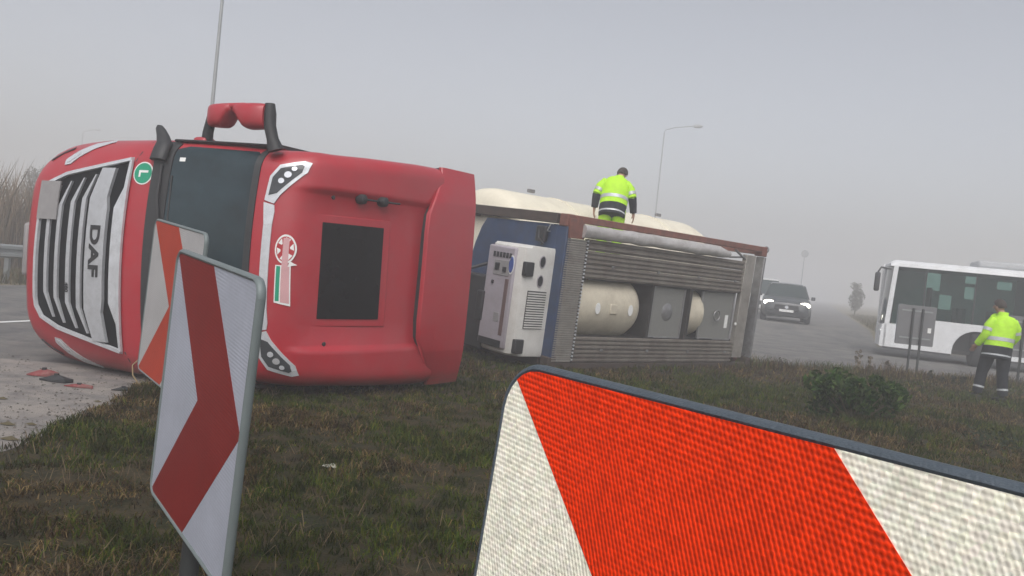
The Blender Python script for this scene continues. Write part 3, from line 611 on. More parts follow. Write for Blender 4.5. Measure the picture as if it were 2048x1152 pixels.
for a in (0.3, 1.35, 2.4, 3.45, 4.5, 5.5):
    c_, s_ = math.cos(a), math.sin(a); q = [(0.19+0.118*math.cos(a+d_)*k, 3.345+0.072*math.sin(a+d_)*k) for d_, k in ((-0.3, 1), (0.3, 1), (0.14, 0.55), (-0.14, 0.55))]
    brow_patch('sticker_mark', q, 0.0052, 0.0062, WHITE, em, 2)
brow_patch('blur_strip', [(0.30, 3.325), (0.30, 3.375), (-0.02, 3.375), (-0.02, 3.325)], 0.0065, 0.0075, PINK, em, 4)  # pink strip added for a blurred-out area, not part of the decal
brow_patch('sticker_tail', [(0.075, 3.39), (0.04, 3.445), (0.02, 3.375)], 0.001, 0.0035, WHITE, em, 2)
st = brow_patch('oblong_sticker', [(0.03, 3.27), (0.03, 3.40), (-0.37, 3.41), (-0.34, 3.27)], 0.001, 0.0035, WHITE, truck, 8)
brow_patch('green_field', [(0.02, 3.28), (0.02, 3.315), (-0.325, 3.315), (-0.325, 3.28)], 0.004, 0.0048, GREEN, st, 6)
brow_patch('blur_strip', [(0.02, 3.325), (0.02, 3.39), (-0.345, 3.40), (-0.335, 3.325)], 0.004, 0.0048, PINK, st, 6)
front_patch('screen_sticker', [(1.00, 2.16), (1.04, 2.16), (1.04, 2.22), (1.00, 2.22)], 0.0105, 0.0115, WHITE, ws, 2)
# roof hatch, horns, plugs
def roof_plate(name, y0, y1, x0, x1, o0, o1, mat, parent, n=6, bev=0.0, rnd=0.0):
    rows_t = []; g = G(); pts = []
    for off in (o0, o1):
        for y in frange(y0, y1, n):
            for x in frange(x0, x1, n):
                pts.append((x, y, roof_z(x, y)+off))
    N = n*n; fs = []
    for i in range(n-1):
        for j in range(n-1):
            a = i*n+j; fs.append((N+a, N+a+1, N+a+n+1, N+a+n)); fs.append((a, a+n, a+n+1, a+1))
    rim = [j for j in range(n)] + [i*n+n-1 for i in range(1, n)] + [n*(n-1)+j for j in range(n-2, -1, -1)] + [i*n for i in range(n-2, 0, -1)]
    for a, b in zip(rim, rim[1:]+rim[:1]): fs.append((a, b, N+b, N+a))
    g.add(pts, fs); return g.build(name, mat, parent, bevel=bev)
hatch = roof_plate('roof_hatch', -0.655, -1.52, -0.57, 0.57, -0.02, 0.012, RED, truck, 7, 0.01)
roof_plate('hatch_glass', -0.71, -1.42, -0.49, 0.49, 0.013, 0.024, HATCH, hatch, 7, 0.008)
for s, pts_ in ((1, (-0.82,)), (-1, (-0.82,))):
    for y in pts_: G().lathe([(0.024, -0.01), (0.024, 0.012), (0.016, 0.016)], 12, Matrix.Translation((s*0.75, y, roof_z(s*0.7, y)))).build('roof_plug', BLACK, truck, smooth=40)
roof_plate('roof_seam', -0.610, -0.618, -0.74, 0.74, -0.004, 0.0015, REDIN, truck, 8)
for y in (-1.10, -1.36):
    h = G(); z = roof_z(0.7, y); h.lathe([(0.048, 0.0), (0.055, 0.03), (0.05, 0.085), (0.03, 0.10)], 14, Matrix.Translation((0.765, y, z)))
    ho = h.build('air_horn', BLACK, truck, smooth=40)
    tube('horn_tube', [(0.765, y, z+0.05), (0.765, y-0.12, z+0.10), (0.765, y-0.2, z+0.13)], 0.011, BLACK, ho)
# rear air deflector: a separate curved panel standing clear of the roof
DP = [(-1.97, 3.985), (-1.985, 4.0), (-2.08, 4.022), (-2.3, 4.045), (-2.6, 4.07), (-2.92, 4.09)]
def defl(x, y, z, dn=0.0):
    """thin flared panel: flat middle, wings bent back past a crease, leading edge swept at both ends"""
    ax = abs(x); t = (y+1.97)/(-0.95); wing = max(0.0, ax-0.86)
    lead = -(0.36 if x > 0 else 0.46)*smooth(0.60, 1.30, ax)*(1-t)
    return (x, y+lead-0.12*wing*t-0.055*x/1.27, z-0.22*wing**1.25-0.03*(ax/1.3)**2-dn)
xs = [-1.275, -1.22, -1.12, -1.0, -0.88, -0.86, -0.84, -0.7, -0.5, -0.25, 0, 0.25, 0.5, 0.7, 0.84, 0.86, 0.88, 1.0, 1.12, 1.22, 1.275]
ring_rows = [[defl(x, y, z) for x in xs] + [defl(x, y, z, 0.03) for x in reversed(xs)] for y, z in DP]
df = G().loft(ring_rows, True, True).build('air_deflector', RED, truck, smooth=25)
ys_ = -2.26; G().box((-0.73, ys_-0.035, 3.98), (-0.56, ys_+0.035, 4.033)).build('deflector_latch', REDIN, df, bevel=0.008)
for yy, zz in ((-1.985, 3.99),):
    a = [defl(x, yy-0.012, zz, 0.012) for x in xs]; b = [(p[0]*0.985, p[1]-0.012, p[2]-0.17) for p in a]; c_ = [(p[0], p[1]-0.05, p[2]) for p in b]; d_ = [(p[0], p[1]-0.05, p[2]) for p in a]
    G().loft([a, b, c_, d_, a], False, False).build('deflector_shade', BLACK, truck)  # black strip stands in for the shade in the gap below the panel
# side fairings behind the cab, chassis, wheels
for s in (1, -1):
    G().prism([(BACK-0.01, 0.9), (-2.95, 1.0), (-2.90, 3.45), (BACK-0.01, 3.45)], lambda y, z: (s*1.20, y, z), lambda y, z: (s*1.235, y, z)).build('side_fairing', RED, truck, bevel=0.01)
    box('chassis_rail', (s*0.43-0.04, -5.9, 0.80), (s*0.43+0.04, -0.3, 1.08), BLACK, truck)
    box('fuel_tank', (min(s*0.55, s*1.18), -4.1, 0.42), (max(s*0.55, s*1.18), -2.75, 1.0), STEEL, truck, 0.12)
def wheel(name, c, r, w, parent, side=1):
    M = frame_z(c, (side, 0, 0)); o = empty(name); o.parent = parent
    G().lathe([(r*0.58, -w/2), (r*0.9, -w/2), (r, -w*0.36), (r, w*0.36), (r*0.9, w/2), (r*0.58, w/2), (r*0.56, 0)], 28, M).build('tyre', RUBBER, o, smooth=40)
    G().lathe([(r*0.58, -w*0.4), (r*0.58, w*0.44), (r*0.5, w*0.42), (r*0.34, w*0.1), (r*0.2, w*0.12), (r*0.18, w*0.34), (0.01, w*0.36)], 24, M).build('rim', STEEL, o, smooth=40)
    return o
for s in (1, -1):
    wheel('wheel', (s*1.04, -1.42, 0.52), 0.52, 0.33, truck, s); wheel('wheel', (s*0.92, -5.0, 0.52), 0.52, 0.58, truck, s)
box('axle', (-1.0, -1.48, 0.46), (1.0, -1.36, 0.58), BLACK, truck); box('axle', (-0.9, -5.08, 0.44), (0.9, -4.92, 0.60), BLACK, truck)
box('fifth_wheel', (-0.5, -5.3, 1.08), (0.5, -4.3, 1.2), STEEL, truck, 0.02)
box('engine_cover', (-0.5, -2.3, 0.35), (0.5, -0.6, 0.9), BLACK, truck, 0.05)

# ================================================================ the overturned tank trailer
TRM = pose(rad(42.527), rad(2.808), rad(-0.082), (0.716, 13.202, 1.269))
trailer = empty('tank_trailer', mat=TRM)
tag(trailer, 'overturned tank trailer with cream barrel, blue cooling unit end and ribbed panels', 'trailer')
L = 5.80
prof = [(0.02, 0.12)] + [(1.28*math.sin(t), 0.12-0.42*(1-math.cos(t))*1.0) for t in frange(0.18, math.pi/2, 9)]
prof = [(0.03, -0.12), (0.45, -0.13), (0.8, -0.15), (1.05, -0.19), (1.18, -0.25), (1.26, -0.34), (1.28, -0.5)]
prof2 = prof + [(1.28, -h) for h in (1.5, 2.5, 3.5, 4.5, 5.5)] + [(1.27, -5.8), (1.2, -6.05), (1.05, -6.25), (0.75, -6.42), (0.4, -6.5), (0.03, -6.52)]
TB = Matrix.Translation((0.285, 0, -2.36)) @ Matrix(((1, 0, 0, 0), (0, 0, 1, 0), (0, -1, 0, 0), (0, 0, 0, 1)))
barrel = G().lathe(prof2, 40, TB).build('tank_barrel', CREAM, trailer, smooth=40)
for h in (-1.9, -4.6): G().lathe([(1.279, h-0.03), (1.296, h-0.025), (1.296, h+0.025), (1.279, h+0.03)], 40, TB).build('barrel_ring', CREAM, barrel, smooth=30)
for y in (-1.35, -5.15): box('lifting_eye', (1.60, y-0.08, -2.40), (1.665, y+0.08, -2.34), STEEL, barrel, 0.01)
box('end_valve', (1.0, -6.4, -2.45), (1.16, -6.22, -2.25), STEEL, barrel, 0.03)
# frame rails and posts
def rail(name, lo, hi, mat=RUST, bev=0.012): return box(name, lo, hi, mat, trailer, bev)
rail('top_rail', (1.115, -L+0.18, -0.16), (1.225, -0.18, -0.005))
rail('bottom_rail', (-1.225, -L+0.18, -0.16), (-1.12, -0.18, -0.01), DARKFR)
rail('back_rail', (1.115, -L+0.18, -2.44), (1.225, -0.18, -2.30)); rail('back_rail', (-1.225, -L+0.18, -2.44), (-1.115, -0.18, -2.30))
for x0, x1 in ((1.06, 1.225), (-1.225, -1.08)):
    rail('corner_post', (x0, -0.16, -2.4), (x1, 0.0, -0.24), DARKFR); rail('corner_post', (x0, -L, -2.4), (x1, -L+0.14, -0.2))
for x in (1.03, -1.225):
    for y in (-0.178, -L):
        for z in (-0.19, -2.46): box('corner_casting', (x, y, z), (x+0.197, y+0.178, z+0.19), RUST if z > -1 and x > 0 else DARKFR, trailer, 0.02)
rail('end_post', (-1.02, -L, -0.2), (1.02, -L+0.07, -0.004), STEEL)
rail('end_post', (-1.02, -L+0.35, -0.12), (1.02, -L+0.68, -0.02), ALU)
rail('front_sill', (-1.08, -0.13, -0.24), (1.03, -0.02, -0.006), BLUE)
# broad gusset plate at the front upper corner
G().prism([(1.17, -0.02), (1.17, -0.30), (1.06, -0.42), (0.86, -0.40), (0.86, -0.06)], lambda x, y: (x, y, -0.02), lambda x, y: (x, y, 0.022)).build('gusset_plate', RUST, trailer, bevel=0.006)
tube('lifting_ring', [(1.18+0.055*math.cos(t), -L-0.05, -0.07+0.055*math.sin(t)) for t in frange(0, 6.2832, 14)], 0.014, STEEL, trailer, 6)
# ribbed decking on the face towards the road: each plank is a piece
def ribbed(name, x0, x1, y0, y1, pitch, mat, z=0.0, dep=0.018):
    g = G(); n = int(round((x1-x0)/pitch)); ring0, ring1 = [], []
    for i in range(n):
        a = x0+(x1-x0)*i/n; p = (x1-x0)/n
        for t, h in ((0.0, -dep), (0.32, -dep), (0.42, 0), (0.90, 0)): ring0.append((a+p*t, y0, z+h)); ring1.append((a+p*t, y1, z+h))
    ring0.append((x1, y0, z-dep)); ring1.append((x1, y1, z-dep))
    top = G(); top.loft([ring0, ring1], False, False)
    m = len(ring0); top.v += [(x1, y0, z-0.05), (x0, y0, z-0.05), (x1, y1, z-0.05), (x0, y1, z-0.05)]; b = 2*m
    top.f += [tuple(range(m))+(b, b+1), tuple(range(m, 2*m))+(b+2, b+3), (b, b+1, b+3, b+2)]
    return top.build(name, mat, trailer)
for i, (x0, x1) in enumerate(((0.255, 0.475), (0.48, 0.70), (0.705, 0.885))):
    ribbed('decking_panel', x0, x1, -0.56, -L+0.74, 0.073, DECK, 0.0, 0.035)
for x0, x1 in ((-1.115, -0.91), (-0.905, -0.695)):
    ribbed('decking_panel', x0, x1, -0.56, -L+0.74, 0.073, DECK, 0.0, 0.035)
ribbed('cross_walkway', -1.11, 0.855, -0.50, -0.06, 0.036, ALU, 0.004, 0.016)
for k in range(34): x = -1.08+k*0.058; box('edge_clip', (x, -0.535, -0.01), (x+0.028, -0.512, 0.012), SILVER, trailer)
box('edge_strip', (-1.11, -0.545, -0.06), (0.88, -0.51, -0.012), BLACK, trailer)
# crumpled silver sheet rolled along the upper rail
rings = []
for y in frange(-0.34, -4.45, 36):
    cr_ = 0.018*noise.noise(Vector((0, y*3.0, 1))); e = smooth(-4.46, -4.05, y)
    rr = []
    for k in range(16):
        t = 2*math.pi*k/16; r = 1+0.13*noise.noise(Vector((math.cos(t)*1.5, math.sin(t)*1.5, y*2.2)))
        rr.append((1.0+cr_+0.105*r*math.cos(t)*(0.55+0.45*e)-0.03*(1-e), y, 0.035+0.07*r*math.sin(t)*(0.4+0.6*e)))
    rings.append(rr)
G().loft(rings).build('rolled_sheet', ALUB, trailer, smooth=60)
tube('brace', [(1.08, -4.75, -0.06), (0.90, -5.20, -0.06)], 0.022, STEEL, trailer); tube('brace', [(0.93, -4.62, -0.08), (0.99, -5.5, -0.08)], 0.018, STEEL, trailer)
# the opening between the decking strips: cream dome, mesh lids, dark well
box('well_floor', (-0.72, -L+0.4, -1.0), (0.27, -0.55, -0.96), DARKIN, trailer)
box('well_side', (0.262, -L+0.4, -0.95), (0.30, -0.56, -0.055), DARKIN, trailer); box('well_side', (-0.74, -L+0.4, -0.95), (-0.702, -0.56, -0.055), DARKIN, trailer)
DM = Matrix.Translation((-0.215, -0.52, -0.56)) @ Matrix(((1, 0, 0, 0), (0, 0, 1, 0), (0, -1, 0, 0), (0, 0, 0, 1)))
dome = G().lathe([(0.3, 0.0), (0.56, -0.02), (0.56, -1.35), (0.545, -1.48), (0.47, -1.62), (0.33, -1.70), (0.05, -1.74)], 36, DM).build('tank_dome', CREAMD, trailer, smooth=45)
for y in (-0.97, -1.80): G().lathe([(0.075, 0.0), (0.075, 0.006)], 20, Matrix.Translation((-0.215, y, 0.004)) @ Matrix.Diagonal((1.25, 0.8, 1, 1))).build('white_patch', WHITE, dome)
box('dome_hatch', (-0.30, -1.46, -0.02), (-0.13, -1.28, 0.012), CREAMD, dome, 0.02)
def mesh_lid(y0, y1, x0=-0.66, x1=0.22, z=-0.10):
    p = box('mesh_lid', (x0, y1, z-0.012), (x1, y0, z), MESHP, trailer)
    for lo, hi in (((x0-.02, y1-.03, z-.02), (x1+.02, y1, z+.02)), ((x0-.02, y0, z-.02), (x1+.02, y0+.03, z+.02)), ((x1, y1, z-.02), (x1+.03, y0, z+.018)), ((x0-.03, y1, z-.02), (x0, y0, z+.018))): box('lid_frame', lo, hi, STEEL, p, 0.004)
    return p
mesh_lid(-2.50, -3.38); mesh_lid(-3.98, -5.0)
G().lathe([(0.02, 0), (0.35, -0.02), (0.44, -0.08), (0.46, -0.3), (0.46, -0.5)], 28, Matrix.Translation((-0.215, -3.47, -0.48)) @ Matrix(((1, 0, 0, 0), (0, 0, 1, 0), (0, -1, 0, 0), (0, 0, 0, 1)))).build('pipe_cover', CREAMD, trailer, smooth=45)
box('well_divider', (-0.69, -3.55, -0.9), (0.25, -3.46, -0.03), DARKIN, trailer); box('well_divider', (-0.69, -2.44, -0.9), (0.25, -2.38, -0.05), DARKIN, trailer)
G().lathe([(0.01, 0.0), (0.028, 0.0), (0.028, 0.02)], 10, Matrix.Translation((-0.35, -5.06, -0.02))).build('bolt', WHITE, trailer); box('paper_tag', (-0.45, -4.9, -0.098), (-0.2, -4.8, -0.094), WHITE, trailer)
tube('air_line', [(0.24, -0.7, -0.06), (0.25, -2.2, -0.10), (0.235, -3.7, -0.05), (0.25, -5.0, -0.07)], 0.014, BLACK, trailer, 6)
tube('air_line', [(-0.69, -2.3, -0.05), (-0.66, -3.2, -0.16), (-0.68, -4.4, -0.06)], 0.012, BLACK, trailer, 6)
for y in (-1.2, -2.4, -3.6, -4.8):
    box('deck_clamp', (0.46, y-0.03, 0.0), (0.50, y+0.03, 0.02), STEEL, trailer, 0.004); box('deck_clamp', (-0.925, y-0.03, 0.0), (-0.885, y+0.03, 0.02), STEEL, trailer, 0.004)
g = G().lathe([(0.16, -0.06), (0.16, 0.0), (0.12, 0.02), (0.03, 0.03)], 22, Matrix.Translation((-0.215, -2.95, -0.098))); g.build('inspection_cap', STEEL, trailer, smooth=40)
tube('valve_wheel', [(-0.215+0.10*math.cos(t), -4.45+0.10*math.sin(t), -0.05) for t in frange(0, 6.2832, 16)], 0.012, STEEL, trailer, 6)
# blue end plate with the cooling unit
poly = [(1.05, -0.245), (1.02, -1.96), (0.85, -2.08), (0.55, -2.2), (0.2, -2.29), (-0.3, -2.33), (-1.07, -2.33), (-1.07, -0.245)]
G().prism(poly, lambda x, z: (x, -0.10, z), lambda x, z: (x, -0.035, z)).build('end_plate', BLUE, trailer, bevel=0.008)
UB = Matrix.Identity(4)
unit = G()
def unit_ring(x, inset):
    return [(x, -0.03, -0.19-inset*0.3), (x, 0.50-inset, -0.20-inset*0.3), (x, 0.585-inset, -0.235-inset), (x, 0.64-inset, -0.33), (x, 0.655-inset, -0.65), (x, 0.62-inset, -0.93), (x, 0.54-inset, -1.02+inset), (x, -0.03, -1.06)]
unit.loft([unit_ring(x, i) for x, i in ((-1.06, 0.05), (-1.03, 0.015), (-0.9, 0.0), (0.5, 0.0), (0.62, 0.015), (0.66, 0.06))])
cu = unit.build('cooling_unit', UNITW, trailer, smooth=30)
def ufront(name, x0, x1, z0, z1, y0, y1, mat, bev=0.006): return box(name, (min(x0, x1), y0, min(z0, z1)), (max(x0, x1), y1, max(z0, z1)), mat, cu, bev)
ufront('front_cover', -0.98, 0.60, -0.98, -0.34, 0.60, 0.675, UNITG, 0.03)
g = G()
for k in range(6): g.box((0.42-0.0*k, 0.676, -0.42-0.075*k), (0.50, 0.684, -0.42-0.075*k-0.05))
g.build('vent_slats', BLACK, cu)
ufront('control_recess', 0.14, 0.38, -0.80, -0.44, 0.672, 0.684, PLATE); ufront('control_knob', 0.22, 0.33, -0.76, -0.66, 0.684, 0.70, BLACK); ufront('control_knob', 0.20, 0.28, -0.58, -0.50, 0.684, 0.70, BLACK)
ufront('dark_slot', -0.78, 0.10, -0.50, -0.42, 0.673, 0.681, pbr('slot_brown', (0.13, 0.08, 0.075), 0.7)); ufront('lower_plate', -0.58, -0.44, -0.66, -0.54, 0.673, 0.682, PLATE)
ufront('cover_handle', 0.0, 0.05, -0.8, -0.76, 0.674, 0.70, BLACK); ufront('black_louvre', -0.97, -0.86, -0.95, -0.42, 0.674, 0.682, BLACK)  # plain black strip at one end of the front cover
G().lathe([(0.02, 0), (0.075, 0.0), (0.078, 0.012), (0.06, 0.018), (0.058, 0.01), (0.02, 0.01)], 24, Matrix.Translation((0.33, 0.676, -0.40)) @ Matrix.Diagonal((1.6, 1, 0.65, 1)) @ frame_z((0, 0, 0), (0, 1, 0))).build('oval_badge', pbr('badge_blue', (0.05, 0.09, 0.3), 0.4), cu, smooth=40)
G().lathe([(0.02, 0), (0.11, 0.0), (0.112, 0.008)], 24, Matrix.Translation((0.33, 0.675, -0.40)) @ Matrix.Diagonal((1.35, 1, 0.55, 1)) @ frame_z((0, 0, 0), (0, 1, 0))).build('badge_plate', WHITE, cu, smooth=40)
for x in (0.43, 0.13):
    f = G().lathe([(0.105, -0.02), (0.105, 0.006), (0.09, 0.008), (0.085, -0.02), (0.02, -0.02)], 24, Matrix.Translation((x, 0.23, -0.19)) @ Matrix.Diagonal((0.95, 0.62, 1, 1))).build('port_ring', UNITG, cu, smooth=40)
    G().lathe([(0.084, 0.0), (0.084, 0.003)], 24, Matrix.Translation((x, 0.23, -0.188)) @ Matrix.Diagonal((0.95, 0.62, 1, 1))).build('port_opening', BLACK, f)
ug = box('side_grille', (-0.62, 0.06, -0.215), (-0.03, 0.46, -0.186), BLACK, cu)
for k in range(15): x = -0.61+k*0.0385; box('grille_slat', (x, 0.065, -0.19), (x+0.02, 0.455, -0.176), UNITW, ug)
for x in (0.30, -0.90): box('latch_block', (x-0.11, 0.42, -0.24), (x+0.11, 0.60, -0.155), BLACK, cu, 0.015)
box('latch_block', (-0.62, 0.63, -1.08), (-0.15, 0.72, -0.93), BLACK, cu, 0.02)
box('shade_box', (-1.16, 0.0, -2.34), (0.06, 0.30, -1.30), BLACK, trailer, 0.03); tube('air_hose', [(0.3, -0.02, -1.6), (0.1, 0.5, -1.75), (-0.4, 0.9, -2.1), (-0.8, 1.3, -2.6)], 0.03, BLACK, trailer); box('lamp_block', (0.74, -0.02, -0.62), (1.0, 0.07, -0.40), BLACK, trailer, 0.03); tube('hose', [(0.95, 0.05, -0.55), (0.80, 0.10, -0.50), (0.72, 0.06, -0.42), (0.70, 0.02, -0.5)], 0.018, BLACK, trailer)  # black box added to stand in for the shade behind the cab
tube('grab_handle', [(0.92, 0.0, -0.36), (0.92, 0.06, -0.36), (1.04, 0.06, -0.30), (1.04, 0.0, -0.30)], 0.011, GALV, trailer)
# catwalk the worker stands on, chassis and wheels on the far side
box('catwalk', (0.50, -3.2, -1.08), (0.56, -0.6, -0.50), STEEL, trailer)
for s in (1, -1): box('chassis_rail', (s*0.48-0.05, -9.0, -3.85), (s*0.48+0.05, 1.8, -3.62), BLACK, trailer)
for y in (-6.9, -8.1):
    for s in (1, -1): wheel('wheel', (s*1.02, y, -4.3), 0.5, 0.36, trailer, s)
    box('axle', (-0.95, y-0.06, -4.36), (0.95, y+0.06, -4.24), BLACK, trailer)

# ================================================================ chevron signs
S3R = sheeting('glow_red_sheeting', (1.0, 0.048, 0.004), 0.5, 0.0, 0.0066, 0.0009, 0.55)  # retroreflected glow put into the bright base colour
S3W = sheeting('glow_white_sheeting', (1.0, 0.965, 0.81), 0.45, 0.0, 0.0062, 0.0007, 0.84, 0.15)  # white sheet with glow and sparkle painted into its colour
S1R = sheeting('faded_red_sheeting', (0.215, 0.015, 0.013), 0.5, 0.0, 0.011, 0.0006, 0.9)
S1W = sheeting('faded_white_sheeting', (0.42, 0.44, 0.51), 0.45, 0.0, 0.011, 0.0006, 0.88)
S2R = sheeting('orange_red_sheeting', (0.45, 0.05, 0.024), 0.5, 0.0, 0.011, 0.0006, 0.9)
S2W = sheeting('greyed_white_sheeting', (0.45, 0.44, 0.44), 0.45, 0.0, 0.011, 0.0006, 0.9)
def round_rect(w, h, r, n=6):
    pts = []
    for cx, cz, a0 in ((w-r, h-r, 0), (r, h-r, 90), (r, r, 180), (w-r, r, 270)):
        pts += [(cx+r*math.cos(rad(a0+90*k/n)), cz+r*math.sin(rad(a0+90*k/n))) for k in range(n+1)]
    return pts
def clip_poly(poly, box_):
    return poly
def chevron(name, M, red, white, edge, label, rim=0.012, back=SIGNBACK, posts=(0.5,), zdrop=1.4, flip=False, postr=0.03, rr=0.05):
    """panel of 1 m with a chevron; local x across, z up, face towards local -y"""
    o = empty(name, mat=M); tag(o, label, 'road sign')
    rrp = round_rect(1, 1, rr)
    G().prism(rrp, lambda x, z: (x, 0.004, z), lambda x, z: (x, 0.022, z)).build('panel', back, o)
    ch = [(0.0, 1.0), (0.5, 1.0), (1.0, 0.5), (0.5, 0.0), (0.0, 0.0), (0.5, 0.5)]
    # red and white sheets cut from the rounded outline
    bm = bmesh.new(); bm.faces.new([bm.verts.new((x, 0, z)) for x, z in rrp])
    for co, no in (((0.0, 0, 1.0), (1, 0, 1)), ((0.5, 0, 1.0), (1, 0, 1)), ((0.0, 0, 0.0), (1, 0, -1)), ((0.5, 0, 0.0), (1, 0, -1)), ((0, 0, 0.5), (0, 0, 1))):
        bmesh.ops.bisect_plane(bm, geom=bm.verts[:]+bm.edges[:]+bm.faces[:], plane_co=co, plane_no=no)
    for nm, mt in (('red_chevron', red), ('white_field', white)):
        b2 = bm.copy(); dele = []
        for f in b2.faces:
            c = f.calc_center_median(); v = c.z if c.z < 0.5 else 1-c.z
            isred = 0 <= c.x-v <= 0.5
            if isred != (nm == 'red_chevron'): dele.append(f)
        bmesh.ops.delete(b2, geom=dele, context='FACES')
        for v in b2.verts: v.co.y = 0.001 if nm == 'red_chevron' else 0.0018
        r = bmesh.ops.extrude_face_region(b2, geom=b2.faces[:])
        for v in r['geom']:
            if isinstance(v, bmesh.types.BMVert): v.co.y = 0.0035
        bmesh.ops.recalc_face_normals(b2, faces=b2.faces)
        me = bpy.data.meshes.new(nm); b2.to_mesh(me); b2.free(); link(nm, me, mt, o)
    bm.free()
    loop = [(x, 0.011, z) for x, z in round_rect(1.0+rim*0.7, 1.0+rim*0.7, rr+rim*0.35, 8)]; loop = [(x-rim*0.35, y, z-rim*0.35) for x, y, z in loop]
    n = len(loop); rings = []
    for i in range(n):
        p = Vector(loop[i]); t = (Vector(loop[(i+1) % n])-Vector(loop[i-1])).normalized(); a = Vector((0, 1, 0)); b = t.cross(a)
        rings.append([p+a*math.cos(q)*rim*1.15+b*math.sin(q)*rim*0.8 for q in [2*math.pi*k/10 for k in range(10)]])
    g = G(); g.loft(rings+[rings[0]], True, False); g.build('edge_rim', edge, o, smooth=50)
    for px in posts:
        tube('post', [(px, 0.022+postr, -zdrop), (px, 0.022+postr, 0.9)], postr, POST if edge is not GALV else GALV, o, 10)
        for z in (0.2, 0.8): box('bracket', (px-0.06, 0.0225, z-0.02), (px+0.06, 0.022+2*postr+0.006, z+0.02), GALV, o, 0.003)
    return o
def sign_matrix(tl, u, tilt_side=0.0, lean=0.0):
    """matrix from the top-left corner, horizontal direction u (plan) and a lean of the face"""
    ux = Vector((u[0], u[1], 0)).normalized(); up = Vector((0, 0, 1)); ux = (ux*math.cos(tilt_side)+up*math.sin(tilt_side)).normalized()
    ny = up.cross(ux).normalized(); up = ux.cross(ny).normalized()
    upl = (up*math.cos(lean)+ny*math.sin(lean)).normalized(); ny = upl.cross(ux).normalized()
    tl = Vector(tl); o = tl-upl*1.0
    return Matrix(((ux.x, ny.x, upl.x, o.x), (ux.y, ny.y, upl.y, o.y), (ux.z, ny.z, upl.z, o.z), (0, 0, 0, 1)))
# worn panel in the middle
A = at_depth(357, 503, 3.48); B = at_depth(520, 566, 2.66); dv = B-A
chevron('chevron_sign', sign_matrix(A, (dv.x, dv.y), math.atan2(dv.z, math.hypot(dv.x, dv.y)), rad(0.5)), S1R, S1W, EDGEG, 'weathered red and white chevron sign with a grey rim on a dark post', 0.014, zdrop=0.50, posts=(0.46,), postr=0.035)
A = at_depth(311, 440, 5.65); B = at_depth(414, 471, 4.85); dv = B-A
chevron('chevron_sign', sign_matrix(A, (dv.x, dv.y), math.atan2(dv.z, math.hypot(dv.x, dv.y)), rad(0.5)), S2R, S2W, EDGEG, 'chevron sign half hidden behind the weathered one, before the windscreen', 0.012, zdrop=0.66, posts=(0.5,), postr=0.03)
A = Vector((0.0096, 1.187, 1.462))
chevron('chevron_sign', sign_matrix(A, (0.609, -0.794), 0.0, rad(4.5)), S3R, S3W, EDGED, 'bright red and white chevron sign with sparkling sheeting and dark rim', 0.009, zdrop=0.46, posts=(0.5,), postr=0.03, rr=0.06)
# backs of two more across the grass
def board_back(u, v, Y, yaw, label):
    p = at_depth(u, v, Y); o = empty('road_sign', (p.x, p.y, 0.02), yaw); tag(o, label, 'road sign')
    rp = [(x-0.44, z+0.70) for x, z in round_rect(0.88, 0.95, 0.03)]
    G().prism(rp, lambda x, z: (x, 0, z), lambda x, z: (x, 0.025, z)).build('panel', SIGNBACK, o)
    G().prism([(x*1.02, z) for x, z in rp], lambda x, z: (x, 0.026, z), lambda x, z: (x, 0.03, z)).build('front_sheet', S1W, o)
    for x in (-0.10, 0.12): tube('post', [(x, -0.035, -0.1), (x, -0.035, 1.58)], 0.03, POST, o, 8)
    for z in (0.85, 1.5): box('bracket', (-0.36, -0.012, z), (0.36, -0.001, z+0.035), GALV, o)
    box('sticker', (0.28, -0.006, 1.02), (0.36, -0.002, 1.14), WHITE, o)
    return o
board_back(1832, 650, 20.3, rad(-4), 'grey back of a sign board on two posts before the bus front')
board_back(2052, 690, 19.6, rad(-14), 'grey sign board back on two posts beside the walking worker')

